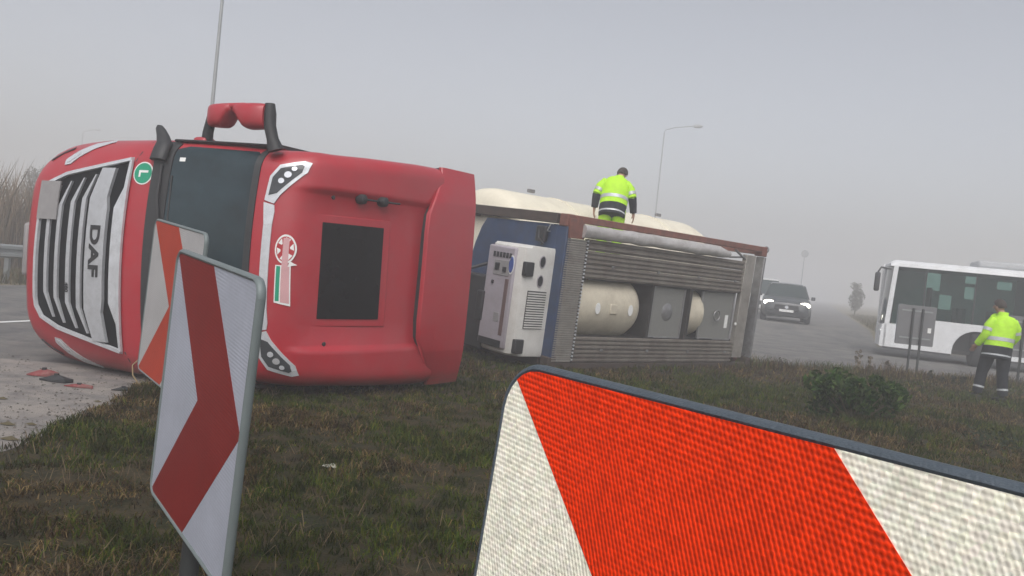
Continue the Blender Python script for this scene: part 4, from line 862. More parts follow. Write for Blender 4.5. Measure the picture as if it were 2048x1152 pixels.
# ================================================================ people
def skin_mesh(joints, bones, sub=2):
    me = bpy.data.meshes.new('skin'); names = list(joints); idx = {n: i for i, n in enumerate(names)}
    me.from_pydata([joints[n][0] for n in names], [(idx[a], idx[b]) for a, b in bones], []); o = bpy.data.objects.new('skin', me); col.objects.link(o)
    md = o.modifiers.new('skin', 'SKIN'); md.use_smooth_shade = True; md.branch_smoothing = 0.4
    sv = me.skin_vertices[0].data
    for n, i in idx.items():
        r = joints[n][1]; sv[i].radius = (r, r) if not isinstance(r, tuple) else r
        sv[i].use_root = (n == 'pelvis')
    s = o.modifiers.new('sub', 'SUBSURF'); s.levels = sub; s.render_levels = sub
    dg = bpy.context.evaluated_depsgraph_get(); dg.update(); m2 = bpy.data.meshes.new_from_object(o.evaluated_get(dg))
    bpy.data.objects.remove(o); bpy.data.meshes.remove(me); return m2
def hand_joints(J, Bn, side, wrist, d, palmn):
    """palm and five bent fingers"""
    d = Vector(d).normalized(); n = Vector(palmn).normalized(); a = d.cross(n).normalized(); w = Vector(wrist)
    J['palm'+side] = (w+d*0.06, 0.030); Bn.append(('wr'+side, 'palm'+side))
    for k, (off, ln) in enumerate(((-0.028, 0.085), (-0.010, 0.095), (0.009, 0.088), (0.027, 0.070))):
        b = w+d*0.085+a*off
        for j, (t, cu_) in enumerate(((0.0, 0.0), (0.55, 0.012), (1.0, 0.035))):
            J['f%d%d%s' % (k, j, side)] = (b+d*ln*t+n*cu_, 0.0105-0.0015*j)
        Bn += [('palm'+side, 'f%d0%s' % (k, side)), ('f%d0%s' % (k, side), 'f%d1%s' % (k, side)), ('f%d1%s' % (k, side), 'f%d2%s' % (k, side))]
    J['t0'+side] = (w+d*0.045-a*0.035+n*0.01, 0.012); J['t1'+side] = (w+d*0.085-a*0.050+n*0.025, 0.010); Bn += [('palm'+side, 't0'+side), ('t0'+side, 't1'+side)]
def person(name, M, label, P, trouser, jacket_long, hairm, sleeve_dark):
    """P holds joint positions; faces local -y away... body one skinned surface; jacket, bands, cap, boots are clothing"""
    o = empty(name, mat=M); tag(o, label, 'person')
    J = {'pelvis': (P['pelvis'], (0.15, 0.115)), 'belly': (P['belly'], (0.145, 0.11)), 'chest': (P['chest'], (0.165, 0.12)), 'neck0': (P['neck'], 0.065), 'neck1': (P['neck1'], 0.055),
         'head0': (P['head'], (0.078, 0.092)), 'head1': (P['crown'], (0.072, 0.085))}
    Bn = [('pelvis', 'belly'), ('belly', 'chest'), ('chest', 'neck0'), ('neck0', 'neck1'), ('neck1', 'head0'), ('head0', 'head1')]
    for s in 'LR':
        J['sh'+s] = (P['sh'+s], 0.068); J['el'+s] = (P['el'+s], 0.045); J['wr'+s] = (P['wr'+s], 0.032)
        J['hip'+s] = (P['hip'+s], 0.098); J['kn'+s] = (P['kn'+s], 0.068); J['an'+s] = (P['an'+s], 0.046); J['toe'+s] = (P['toe'+s], 0.038)
        Bn += [('chest', 'sh'+s), ('sh'+s, 'el'+s), ('el'+s, 'wr'+s), ('pelvis', 'hip'+s), ('hip'+s, 'kn'+s), ('kn'+s, 'an'+s), ('an'+s, 'toe'+s)]
        d = Vector(P['wr'+s])-Vector(P['el'+s]); hand_joints(J, Bn, s, P['wr'+s], d, P.get('palm'+s, (0, -1, 0)))
    me = skin_mesh(J, Bn); me.materials.clear(); me.materials.append(trouser); me.materials.append(SKIN)
    hz = P['neck'][2]-0.02
    for p in me.polygons:
        c = p.center; p.material_index = 1 if (c.z > hz or any((c-Vector(P['wr'+s])).dot(Vector(P['wr'+s])-Vector(P['el'+s])) > -0.002 and (c-Vector(P['wr'+s])).length < 0.26 for s in 'LR')) else 0
    body = link('body', me, None, o)
    hd, cr_ = Vector(P['head']), Vector(P['crown']); ax = (cr_-hd).normalized(); fc = Vector(P['face']).normalized(); sd = ax.cross(fc).normalized()
    mid = hd+ax*0.03
    g = G(); g.add([mid+fc*0.085+ax*0.015+sd*0.012, mid+fc*0.085+ax*0.015-sd*0.012, mid+fc*0.092-ax*0.04-sd*0.017, mid+fc*0.092-ax*0.04+sd*0.017, mid+fc*0.118-ax*0.035], ((0, 1, 4), (1, 2, 4), (2, 3, 4), (3, 0, 4))); g.build('nose', SKIN, o, smooth=60)
    for s in (1, -1):
        G().lathe([(0.004, -0.004), (0.022, 0.0), (0.026, 0.006), (0.012, 0.011), (0.003, 0.012)], 10, frame_z(mid+sd*s*0.082-ax*0.015, sd*s) @ Matrix.Diagonal((0.8, 1.25, 1, 1))).build('ear', SKIN, o, smooth=60)
        G().lathe([(0.003, -0.002), (0.010, 0.0), (0.006, 0.005), (0.001, 0.006)], 8, frame_z(mid+sd*s*0.032+fc*0.086+ax*0.012, fc)).build('eye', BOOT, o, smooth=60)
    G().tube([mid+fc*0.087-ax*0.066-sd*0.02, mid+fc*0.093-ax*0.068, mid+fc*0.087-ax*0.066+sd*0.02], 0.005, 6).build('mouth', pbr('lips', (0.32, 0.12, 0.10), 0.6), o, smooth=60)
    # hair: cap over the back and top of the head
    rings = []
    for t in frange(0, 1, 8):
        a = t*math.pi*0.62
        ring = []
        for k in range(18):
            q = 2*math.pi*k/18; r = math.sin(a); v = ax*math.cos(a)*0.118 + (sd*math.cos(q)*0.096+fc*math.sin(q)*0.108)*r
            low = 1-0.55*max(0, math.sin(q))*t
            ring.append(mid+ax*0.012-fc*0.010 + ax*(math.cos(a*low)*0.118) + (sd*math.cos(q)*0.096+fc*math.sin(q)*0.108)*math.sin(a*low))
        rings.append(ring)
    G().loft(rings).build('hair', hairm, o, smooth=60)
    # jacket: torso shell from hem to collar plus two sleeves
    pv, bl, chs, nk = (Vector(P[k]) for k in ('pelvis', 'belly', 'chest', 'neck'))
    shx = (Vector(P['shR'])-Vector(P['shL'])); half = shx.length/2; sdx = shx.normalized()
    lv = [(-0.17 if jacket_long else -0.10, 0.225, 0.18, pv), (-0.06, 0.23, 0.182, pv), (0.035, 0.228, 0.178, pv), (-0.10, half*1.2, 0.18, chs), (0.02, half*1.22, 0.175, chs), (0.10, half*1.10, 0.155, chs), (0.165, half*0.80, 0.12, chs), (0.0, 0.088, 0.085, nk), (0.055, 0.082, 0.082, nk)]
    ups = (chs-pv).normalized(); rings = []; dep = sdx.cross(ups).normalized()
    for j, (dz, rx, ry, c) in enumerate(lv):
        ring = []
        for k in range(24):
            q = 2*math.pi*k/24; wr = 1+0.07*noise.noise(Vector((math.cos(q)*2.5, math.sin(q)*2.5, j*1.3+P['chest'][0]*7)))
            ring.append(c+ups*dz+sdx*rx*wr*math.cos(q)+dep*ry*wr*math.sin(q))
        rings.append(ring)
    hem = G().loft(rings[0:3]).build('jacket_hem', NAVY if jacket_long else HIVIS, o, smooth=60)
    jk = G().loft(rings[2:]).build('jacket', HIVIS, o, smooth=60)
    def band(i0, t0, t1, mat, nm='reflective_band'):
        a, b = rings[i0], rings[i0+1]; ra = []
        for t in (t0, t1):
            c = sum((Vector(p) for p in a), Vector())/24*(1-t)+sum((Vector(p) for p in b), Vector())/24*t
            ra.append([c+((Vector(p)*(1-t)+Vector(r_)*t)-c)*1.022 for p, r_ in zip(a, b)])
        G().loft(ra, True, False).build(nm, mat, jk, smooth=60)
    band(0, 0.35, 0.60, REFL); band(2, 0.35, 0.60, REFL)
    for s in 'LR':
        sh, el, wr = Vector(P['sh'+s]), Vector(P['el'+s]), Vector(P['wr'+s]); out = (sdx if s == 'R' else -sdx)
        pts = [sh-out*0.12-ups*0.05, sh-out*0.01-ups*0.035, sh*0.6+el*0.4+out*0.006, el*0.95+sh*0.05, el*0.6+wr*0.4, wr*0.97+el*0.03]; rs = [0.07, 0.092, 0.084, 0.074, 0.068, 0.058]
        n = 4 if sleeve_dark else 6
        G().tube(pts[:n], rs[:n], 14).build('sleeve', HIVIS, jk, smooth=60)
        if sleeve_dark: G().tube(pts[3:], [q*0.97 for q in rs[3:]], 14).build('sleeve_cuff', NAVY, jk, smooth=60)
        G().tube([sh*0.42+el*0.58, sh*0.22+el*0.78], 0.085, 14, False).build('reflective_band', REFL, jk, smooth=60)
    # hood lying on the back
    hb = nk-ups*0.03+dep*P['back']*0.105; rings = []
    for t in frange(-1, 1, 9):
        rr = 0.075*math.sqrt(max(0.02, 1-t*t)); c = hb+sdx*t*0.15-ups*0.03*(1-abs(t))
        rings.append([c+ups*rr*1.25*math.cos(q)+dep*P['back']*rr*0.75*math.sin(q) for q in [2*math.pi*k/12 for k in range(12)]])
    G().loft(rings).build('hood', HIVIS, jk, smooth=60)
    for s in 'LR':
        hp, kn, an, to = (Vector(P[k+s]) for k in ('hip', 'kn', 'an', 'toe'))
        G().tube([hp+Vector((0, 0, 0.06)), hp*0.55+kn*0.45, kn, kn*0.45+an*0.55, an+Vector((0, 0, 0.03))], [0.125, 0.112, 0.092, 0.084, 0.080], 14).build('trouser_leg', trouser, o, smooth=60)
        G().tube([an*0.7+kn*0.3, an*0.62+kn*0.38], 0.089, 14, False).build('reflective_band', REFL, o, smooth=60)
        f = (to-an); f.z = 0; f.normalize(); b0 = Vector((an.x, an.y, to.z-0.035))
        G().tube([b0-f*0.07+Vector((0, 0, 0.045)), b0+Vector((0, 0, 0.055)), b0+f*0.1+Vector((0, 0, 0.045)), b0+f*0.2+Vector((0, 0, 0.032))], [0.042, 0.056, 0.05, 0.03], 12, True, 0.85).build('boot', BOOT, o, smooth=60)
    return o
# worker on the trailer: stands on the catwalk, back to us, head bowed
stand = TRM @ Vector((0.562, -1.62, -0.78))
pp = at_depth(1222, 440, 14.6)
best = min(((TRM @ Vector((0.562, y, -0.78)) for y in frange(-0.8, -3.0, 60))), key=lambda q: abs((q.x/q.y)-(pp.x/pp.y)))
P1 = dict(pelvis=(0, 0, 0.90), belly=(0, 0.03, 1.06), chest=(0.02, 0.15, 1.255), neck=(0.06, 0.27, 1.41), neck1=(0.08, 0.335, 1.455), head=(0.10, 0.385, 1.505), crown=(0.115, 0.425, 1.57), face=(0.25, 1, -0.45), back=-1,
          shL=(-0.19, 0.17, 1.355), shR=(0.215, 0.17, 1.34), elL=(-0.30, 0.09, 1.11), elR=(0.32, 0.10, 1.09), wrL=(-0.31, 0.12, 0.88), wrR=(0.36, 0.16, 0.85), palmL=(1, 0.2, 0), palmR=(-1, 0.2, 0),
          hipL=(-0.105, 0, 0.86), hipR=(0.105, 0, 0.86), knL=(-0.125, 0.03, 0.47), knR=(0.125, 0.04, 0.47), anL=(-0.13, 0, 0.09), anR=(0.13, 0, 0.09), toeL=(-0.14, 0.13, 0.038), toeR=(0.15, 0.13, 0.038))
person('person', Matrix.Translation((best.x, best.y, best.z)) @ Matrix.Rotation(rad(-6), 4, 'Z') @ Matrix.Scale(1.04, 4), 'worker in yellow jacket standing on the overturned trailer with back turned', P1, HIVIS, True, HAIR, True)
fa = on_ground(2000, 808)
P2 = dict(pelvis=(0, 0, 0.92), belly=(0.02, 0.02, 1.10), chest=(0.06, 0.05, 1.31), neck=(0.04, 0.06, 1.50), neck1=(0.01, 0.085, 1.555), head=(-0.015, 0.10, 1.625), crown=(-0.025, 0.105, 1.71), face=(-0.8, 0.6, -0.05), back=-1,
          shL=(-0.125, 0.02, 1.42), shR=(0.245, 0.06, 1.40), elL=(-0.21, -0.02, 1.15), elR=(0.30, 0.10, 1.13), wrL=(-0.30, 0.09, 0.96), wrR=(0.22, 0.25, 0.98), palmL=(0.3, 1, 0), palmR=(-1, 0.3, 0),
          hipL=(-0.11, 0, 0.88), hipR=(0.11, 0, 0.88), knL=(-0.18, 0.06, 0.50), knR=(0.13, 0.02, 0.48), anL=(-0.235, 0.02, 0.10), anR=(0.16, -0.03, 0.09), toeL=(-0.33, 0.10, 0.038), toeR=(0.09, 0.10, 0.038))
person('person', Matrix.Translation((fa.x-0.17, fa.y, 0.03)) @ Matrix.Rotation(rad(-14), 4, 'Z') @ Matrix.Scale(1.07, 4), 'worker in yellow jacket and dark trousers walking on the grass', P2, NAVY, True, HAIR, False)

# ================================================================ bus
bf, br = at_depth(1766, 610, 26.9), at_depth(2048, 640, 25.6)
bd = Vector((br.x-bf.x, br.y-bf.y, 0)).normalized(); bn = Vector((-bd.y, bd.x, 0))    # bd: front to rear, bn: away from us
BM = Matrix(((bd.x, bn.x, 0, bf.x), (bd.y, bn.y, 0, bf.y), (0, 0, 1, gz(0, 26)), (0, 0, 0, 1)))
bus = empty('bus', mat=BM); tag(bus, 'white city bus with dark tinted windows in the fog', 'bus')
BL, BW, BH = 12.0, 2.5, 3.06
def wall_grid(xs_, zs_, holes, y0, y1):
    g = G()
    for i in range(len(xs_)-1):
        for j in range(len(zs_)-1):
            cx, cz = (xs_[i]+xs_[i+1])/2, (zs_[j]+zs_[j+1])/2
            if any(a < cx < b and c < cz < d for a, b, c, d in holes): continue
            g.box((xs_[i], y0, zs_[j]), (xs_[i+1], y1, zs_[j+1]))
    return g
WX = [0.28, 1.15, 2.55, 3.95, 5.35, 6.75, 8.15, 9.55, 10.9, 11.8]
lowr = [(0.28, 1.15)] 
poly = [(0.0, 0.32), (0.06, 0.30), (2.08, 0.30)] + [(2.08+0.66+0.66*math.cos(rad(180-q)), 0.42+0.66*math.sin(rad(q))) for q in frange(0, 180, 13)] + [(3.4, 0.30), (8.3, 0.30)] + [(8.3+0.66+0.66*math.cos(rad(180-q)), 0.42+0.66*math.sin(rad(q))) for q in frange(0, 180, 13)] + [(9.62, 0.30), (BL, 0.32), (BL, 1.28), (1.2, 1.28), (1.15, 1.06), (0.12, 1.04), (0.03, 1.0)]
G().prism(poly, lambda x, z: (x, 0.0, z), lambda x, z: (x, 0.06, z)).build('side_panel', BUSW, bus, bevel=0.01)
far_holes = [(1.45, 1.86, 2.26, 2.84), (2.6, 2.95, 2.60, 2.86), (2.62, 2.9, 2.08, 2.48), (1.88, 2.25, 1.66, 2.14), (3.55, 3.98, 2.50, 2.76)]
xs_ = sorted(set([0.05, BL] + [q for h in far_holes for q in h[:2]])); zs_ = sorted(set([0.3, 3.0] + [q for h in far_holes for q in h[2:]]))
wall_grid(xs_, zs_, far_holes, BW-0.05, BW).build('far_wall', BUSW, bus)
fg = pbr('pale_teal_glass', (0.35, 0.5, 0.47), 0.2)
# roof, floor, front, rear
rings = []
for x in (0.10, 0.22, 0.5, BL-0.3, BL-0.05):
    e = 0.10 if x in (0.10, BL-0.05) else 0.0
    rings.append([(x, 0.0, 2.86), (x, 0.02, 2.96-e), (x, 0.16, BH-e), (x, BW-0.16, BH-e), (x, BW-0.02, 2.96-e), (x, BW, 2.86)])
G().loft(rings).build('roof', BUSW, bus, smooth=40)
G().box((2.6, 0.45, BH), (6.4, BW-0.45, BH+0.24)).build('roof_unit', pbr('roof_unit_grey', (0.42, 0.43, 0.44), 0.6), bus, bevel=0.08)
G().box((0.1, 0.08, 0.34), (BL-0.1, BW-0.06, 0.42)).build('floor', DARKIN, bus)
G().box((BL-0.08, 0.0, 0.3), (BL, BW, 2.9)).build('rear_panel', BUSW, bus, bevel=0.05)
rings = [[(-0.02+0.26*abs(t-0.5)**2*2+0.0*z, BW*t, z) for t in frange(0, 1, 9)] for z in (0.32, 1.0)]
G().loft([[(p[0], p[1], p[2]) for p in r]+[(p[0]+0.06, p[1], p[2]) for p in reversed(r)] for r in rings]).build('front_panel', BUSW, bus, smooth=40)
G().loft([[(0.02+0.09*(z-1.0)/1.9+0.26*abs(t-0.5)**2*2, 0.04+(BW-0.08)*t, z) for t in frange(0, 1, 9)]+[(0.05+0.09*(z-1.0)/1.9+0.26*abs(t-0.5)**2*2, 0.04+(BW-0.08)*t, z) for t in frange(1, 0, 9)] for z in (1.0, 1.6, 2.3, 2.9)]).build('windscreen', BUSG, bus, smooth=40)
G().prism([(0.10, 1.02), (0.24, 1.04), (0.33, 2.88), (0.20, 2.88)], lambda x, z: (x, -0.006, z), lambda x, z: (x, 0.07, z)).build('front_pillar', BUSW, bus)
# near side glazing: separate tinted panes over thin pillars
panes = [(0.29, 1.13, 1.07)] + [(a+0.02, b-0.02, 1.30) for a, b in zip(WX[1:], WX[2:])]
glass = bpy.data.materials.new('tinted_pane'); glass.use_nodes = True
n, l = glass.node_tree.nodes, glass.node_tree.links
tr_ = n.new('ShaderNodeBsdfTransparent'); tr_.inputs[0].default_value = (0.62, 0.80, 0.76, 1); mx = n.new('ShaderNodeMixShader'); mx.inputs[0].default_value = 0.22
n['Principled BSDF'].inputs['Base Color'].default_value = (0.03, 0.045, 0.045, 1); n['Principled BSDF'].inputs['Roughness'].default_value = 0.08
l.new(tr_.outputs[0], mx.inputs[1]); l.new(n['Principled BSDF'].outputs[0], mx.inputs[2]); l.new(mx.outputs[0], n['Material Output'].inputs['Surface'])
clear = glass.copy(); clear.name = 'clear_pane'
for q_ in clear.node_tree.nodes:
    if q_.type == 'BSDF_TRANSPARENT': q_.inputs[0].default_value = (0.9, 0.97, 0.95, 1)
    if q_.type == 'MIX_SHADER': q_.inputs[0].default_value = 0.08
for a, b, z0 in panes:
    box('window', (a, 0.012, z0), (b, 0.02, 2.86), glass, bus)
for x in WX: box('window_pillar', (x-0.02, 0.022, 1.05 if x < 1.2 else 1.285), (x+0.02, 0.07, 2.87), BLACK, bus)
for h in far_holes: box('window', (h[0], BW-0.03, h[2]), (h[1], BW-0.02, h[3]), clear, bus)
for x in (1.9, 2.9, 3.8, 4.7, 5.6, 6.5, 7.4, 8.3, 9.2, 10.1):
    for y in (0.55, 1.85):
        G().box((x, y-0.4, 0.95), (x+0.42, y+0.4, 1.08)).box((x+0.38, y-0.4, 1.0), (x+0.48, y+0.4, 1.75)).build('seat', pbr('seat_cloth', (0.03, 0.05, 0.06), 0.8), bus, bevel=0.03)
box('driver_partition', (1.32, 0.1, 0.45), (1.37, 1.1, 2.3), DARKIN, bus); box('inner_lining', (4.1, BW-0.12, 0.45), (BL-0.1, BW-0.06, 2.85), DARKIN, bus); box('ceiling', (0.3, 0.1, 2.84), (BL-0.1, BW-0.08, 2.88), DARKIN, bus)
for x in (2.74, 8.96):
    wheel('wheel', (x, 0.22, 0.50), 0.50, 0.28, bus, 1).matrix_parent_inverse = Matrix.Identity(4)
    for ch in bus.children[-1].children: ch.matrix_local = Matrix.Translation((x, 0.22, 0.5)) @ Matrix.Rotation(rad(-90), 4, 'Z') @ Matrix.Translation((-x, -0.22, -0.5))
    box('wheel_well', (x-0.62, 0.34, 0.31), (x+0.62, 0.40, 1.12), BLACK, bus)
for x in (1.2, 3.42, 4.9, 6.4, 7.9, 9.7): box('panel_joint', (x, -0.004, 0.32), (x+0.012, 0.001, 1.27), PLATE, bus)
box('lower_flap', (3.6, -0.006, 0.42), (4.8, -0.001, 0.95), BUSW, bus, 0.01)
tube('mirror', [(0.12, -0.02, 2.75), (-0.18, -0.10, 2.78), (-0.26, -0.12, 2.62)], 0.03, BLACK, bus); box('mirror_head', (-0.34, -0.22, 2.02), (-0.18, -0.04, 2.62), BLACK, bus, 0.05)
box('skirt_strip', (0.1, -0.012, 0.26), (2.06, 0.0, 0.31), BLACK, bus); box('skirt_strip', (3.42, -0.012, 0.26), (8.28, 0.0, 0.31), BLACK, bus)
G().lathe([(0.02, 0), (0.09, 0), (0.09, 0.02), (0.03, 0.03)], 14, Matrix.Translation((3.0, -0.002, 1.18)) @ frame_z((0, 0, 0), (0, -1, 0))).build('filler_cap', PLATE, bus, smooth=40)
for y in (0.35, BW-0.35): G().lathe([(0.02, 0), (0.12, 0), (0.12, 0.03), (0.04, 0.05)], 14, Matrix.Translation((0.05, y, 0.75)) @ frame_z((0, 0, 0), (-1, 0, 0))).build('headlight', LENS, bus, smooth=40)

# ================================================================ cars
def car(name, M, paint, label, suv=True, lights=True):
    """front towards local -y"""
    o = empty(name, mat=M); tag(o, label, 'car')
    secs = [(-2.20, 0.62, 0.34, 0.62, 0.55), (-2.12, 0.80, 0.24, 0.80, 0.62), (-1.9, 0.89, 0.22, 0.93, 0.74), (-1.4, 0.92, 0.22, 1.01, 0.80), (-0.85, 0.925, 0.22, 1.07, 0.84), (0.6, 0.925, 0.22, 1.10, 0.86), (1.6, 0.91, 0.24, 1.12, 0.86), (2.1, 0.86, 0.28, 1.10, 0.80), (2.25, 0.74, 0.36, 0.96, 0.66)]
    rings = [[(w*0.90, y, zb), (w, y, zb+0.16), (w, y, (zb+zt)/2), (w*0.97, y, zt-0.12), (w*0.86, y, zt-0.01), (0, y, zt+0.03), (-w*0.86, y, zt-0.01), (-w*0.97, y, zt-0.12), (-w, y, (zb+zt)/2), (-w, y, zb+0.16), (-w*0.90, y, zb)] for y, w, zb, zt, wt in secs]
    G().loft(rings).build('body', paint, o, smooth=35)
    top = 1.66 if suv else 1.9
    cab_ = [(-0.95, 0.80, 1.04, 0.0), (-0.25, 0.70, 1.04, top-0.07-1.04), (0.3, 0.68, 1.06, top-1.06), (1.4, 0.67, 1.06, top-0.03-1.06), (2.05, 0.70, 1.06, 0.04)]
    rings = [[(w+0.06*(h > 0.3), y, z0), (w, y, z0+h*0.86), (w*0.86, y, z0+h), (-w*0.86, y, z0+h), (-w, y, z0+h*0.86), (-w-0.06*(h > 0.3), y, z0)] for y, w, z0, h in cab_]
    G().loft(rings).build('cabin', BUSG, o, smooth=30)
    G().loft([[(0.60, y, z+0.012), (0.0, y, z+0.03), (-0.60, y, z+0.012), (-0.60, y, z-0.02), (0.60, y, z-0.02)] for y, z in ((-0.2, top-0.05), (0.3, top), (1.4, top-0.02))]).build('roof', paint, o, smooth=40)
    for s in (1, -1):
        tube('pillar', [(s*0.83, -0.93, 1.06), (s*0.685, -0.25, top-0.10), (s*0.66, 0.3, top-0.05), (s*0.66, 1.4, top-0.08), (s*0.72, 2.02, 1.10)], 0.03, paint, o, 6)
        g = G(); g.lathe([(0.01, 0.03), (0.06, 0.026), (0.12, 0.0), (0.12, -0.08)], 14, Matrix.Translation((s*0.66, -2.06, 0.775)) @ Matrix.Diagonal((1.75, 1, 0.95, 1)) @ frame_z((0, 0, 0), (0, -1, 0)))
        g.build('headlight', HEADL if lights else LENS, o, smooth=50)
        box('door_mirror', (min(s*0.93, s*1.08), -0.78, 1.02), (max(s*0.93, s*1.08), -0.66, 1.17), paint, o, 0.03)
        for y in (-1.38, 1.4):
            wheel('wheel', (s*0.82, y, 0.34), 0.34, 0.22, o, s)
    box('grille', (-0.45, -2.215, 0.50), (0.45, -2.14, 0.74), BLACK, o, 0.02); box('bumper_intake', (-0.70, -2.20, 0.28), (0.70, -2.12, 0.42), BLACK, o, 0.02)
    G().lathe([(0.02, 0), (0.07, 0), (0.07, 0.015)], 16, Matrix.Translation((0, -2.215, 0.64)) @ frame_z((0, 0, 0), (0, -1, 0))).build('emblem', SILVER, o, smooth=40)
    box('number_plate', (-0.26, -2.225, 0.44), (0.26, -2.205, 0.54), WHITE, o)
    return o
p = at_depth(1588, 640, 36.5)
car('car', Matrix.Translation((p.x, p.y+1.4, gz(0, 38))) @ Matrix.Rotation(rad(-16), 4, 'Z') @ Matrix.Diagonal((1.1, 1, 1, 1)), CARD, 'dark car with lit headlights coming out of the fog')
p = at_depth(1528, 600, 45.0)
car('car', Matrix.Translation((p.x, p.y, gz(0, 50))) @ Matrix.Rotation(rad(-15), 4, 'Z'), CARW, 'pale car following the dark one, half hidden by the trailer end', suv=False, lights=False)

# ================================================================ lamp posts, far sign, guardrail
def lamp_post(base, h, r, label, arm, GALV=GALV, group='street lamps in the fog'):
    o = empty('street_lamp', base); tag(o, label, 'street lamp', group)
    tube('pole', [(0, 0, -0.1), (0, 0, h*0.5), (0, 0, h-0.3)], [r, r*0.8, r*0.6], GALV, o, 10)
    ax, ay, rise = arm
    tube('arm', [(0, 0, h-0.4), (0.02*ax, 0.02*ay, h-0.15), (0.35*ax, 0.35*ay, h+rise*0.3), (ax, ay, h+rise)], r*0.5, GALV, o, 8)
    d = Vector((ax, ay, rise*0.5)).normalized(); M = frame_z((ax, ay, h+rise), d)
    G().lathe([(0.03, -0.05), (0.10, 0.0), (0.13, 0.2), (0.12, 0.45), (0.05, 0.6)], 12, M @ Matrix.Diagonal((0.55, 1, 1, 1))).build('lamp_head', GALV, o, smooth=40)
    box('base_plate', (-0.18, -0.18, -0.02), (0.18, 0.18, 0.03), GALV, o)
    return o
q = at_depth(400, 467, 30); lamp_post((q.x, q.y, gz(0, 30)-0.02), 12.2, 0.085, 'tall slender lamp post rising behind the truck mirror', (1.6, 0.5, 0.35))
q = at_depth(150, 440, 110); lamp_post((q.x, q.y, gz(0, 60)-0.05), 12.8, 0.12, 'faint lamp post in the fog above the truck grille', (1.4, 0.4, 0.3), FADEGALV)
q = at_depth(1296, 565, 58); lamp_post((q.x, q.y, gz(0, 58)-0.03), 11.6, 0.06, 'lamp post with bent arm behind the worker on the trailer', (2.0, 0.2, 0.35), FADEGALV)
q = at_depth(1600, 590, 78); o = empty('round_sign', (q.x, q.y, gz(0, 62)-0.03)); tag(o, 'small round sign on a tall pole beyond the dark car', 'road sign')
tube('pole', [(0, 0, 0), (0, 0, 5.4)], 0.04, FADEGALV, o); G().lathe([(0.02, 0), (0.34, 0), (0.34, 0.03), (0.02, 0.03)], 20, frame_z((0, -0.05, 5.1), (0, -1, 0))).build('disc', FADEGALV, o, smooth=40)
gr = empty('guardrail', (-11.8, 19.5, 0)); tag(gr, 'galvanised guardrail along the road before the reeds', 'guardrail')
gdir = Vector((0.40, 0.92, 0)).normalized(); gn = Vector((gdir.y, -gdir.x, 0))
prof = [(0.0, 0.56), (0.06, 0.60), (0.06, 0.66), (0.0, 0.70), (0.0, 0.74), (0.06, 0.78), (0.06, 0.84), (0.0, 0.88)]
for k in range(-3, 4):
    a, b = gdir*(k*4.0), gdir*(k*4.0+3.99); r0, r1 = [], []
    for d_, z in prof: r0.append(tuple(a+gn*d_+Vector((0, 0, z)))); r1.append(tuple(b+gn*d_+Vector((0, 0, z))))
    for d_, z in reversed(prof): r0.append(tuple(a+gn*(d_-0.006)+Vector((0, 0, z)))); r1.append(tuple(b+gn*(d_-0.006)+Vector((0, 0, z))))
    G().loft([r0, r1]).build('beam', GALV, gr)
    for t in (0.3, 2.3):
        c_ = gdir*(k*4.0+t)-gn*0.10; box('post', (c_.x-0.05, c_.y-0.05, -0.1), (c_.x+0.05, c_.y+0.05, 0.82), GALV, gr)

# ================================================================ vegetation
n = 26000; t = rng.random(n)*40-12; off = 4.5+9.0*rng.random(n)
P = np.stack([-11.8+gdir.x*t-gn.x*off, 19.5+gdir.y*t-gn.y*off, np.full(n, -0.02)], 1)
hh = (1.3+2.1*rng.random(n))*(0.75+0.5*vnoise(P[:, 0], P[:, 1], 0.35))
c = np.array([[0.24, 0.175, 0.115], [0.19, 0.145, 0.10], [0.15, 0.125, 0.085], [0.28, 0.21, 0.15]])[rng.integers(0, 4, n)]*(0.7+0.5*rng.random((n, 1)))
tag(blades('reeds', P, hh, 0.03+0.03*rng.random(n), 0.10+0.25*rng.random(n), c), 'tall brown dry reeds behind the guardrail', 'reeds', kind='stuff')
# rough weeds under the guardrail and on the far verge
n = 9000; t = rng.random(n)*30-10; off = -0.5+2.6*rng.random(n)
P = np.stack([-11.8+gdir.x*t-gn.x*off, 19.5+gdir.y*t-gn.y*off, np.full(n, -0.02)], 1)
c = np.array([[0.15, 0.115, 0.06], [0.10, 0.09, 0.045], [0.07, 0.07, 0.03]])[rng.integers(0, 3, n)]*(0.7+0.5*rng.random((n, 1)))
tag(blades('verge_grass', P, 0.15+0.3*rng.random(n), np.full(n, 0.02), 0.3+0.4*rng.random(n), c), 'dry verge grass at the foot of the guardrail', 'grass', kind='stuff')
n = 14000; yv = 31+40*rng.random(n)**1.5; xv = 14.4+0.36*(yv-33)+12*rng.random(n)
P = np.stack([xv, yv, 0.44*np.clip((yv-29)/8, 0, 1)-0.02], 1)
c = np.array([[0.14, 0.11, 0.06], [0.09, 0.085, 0.04]])[rng.integers(0, 2, n)]*(0.7+0.5*rng.random((n, 1)))
tag(blades('verge_grass', P, 0.12+0.22*rng.random(n), np.full(n, 0.03), 0.3+0.4*rng.random(n), c), 'tan verge grass beside the road in front of the bus', 'grass', kind='stuff')
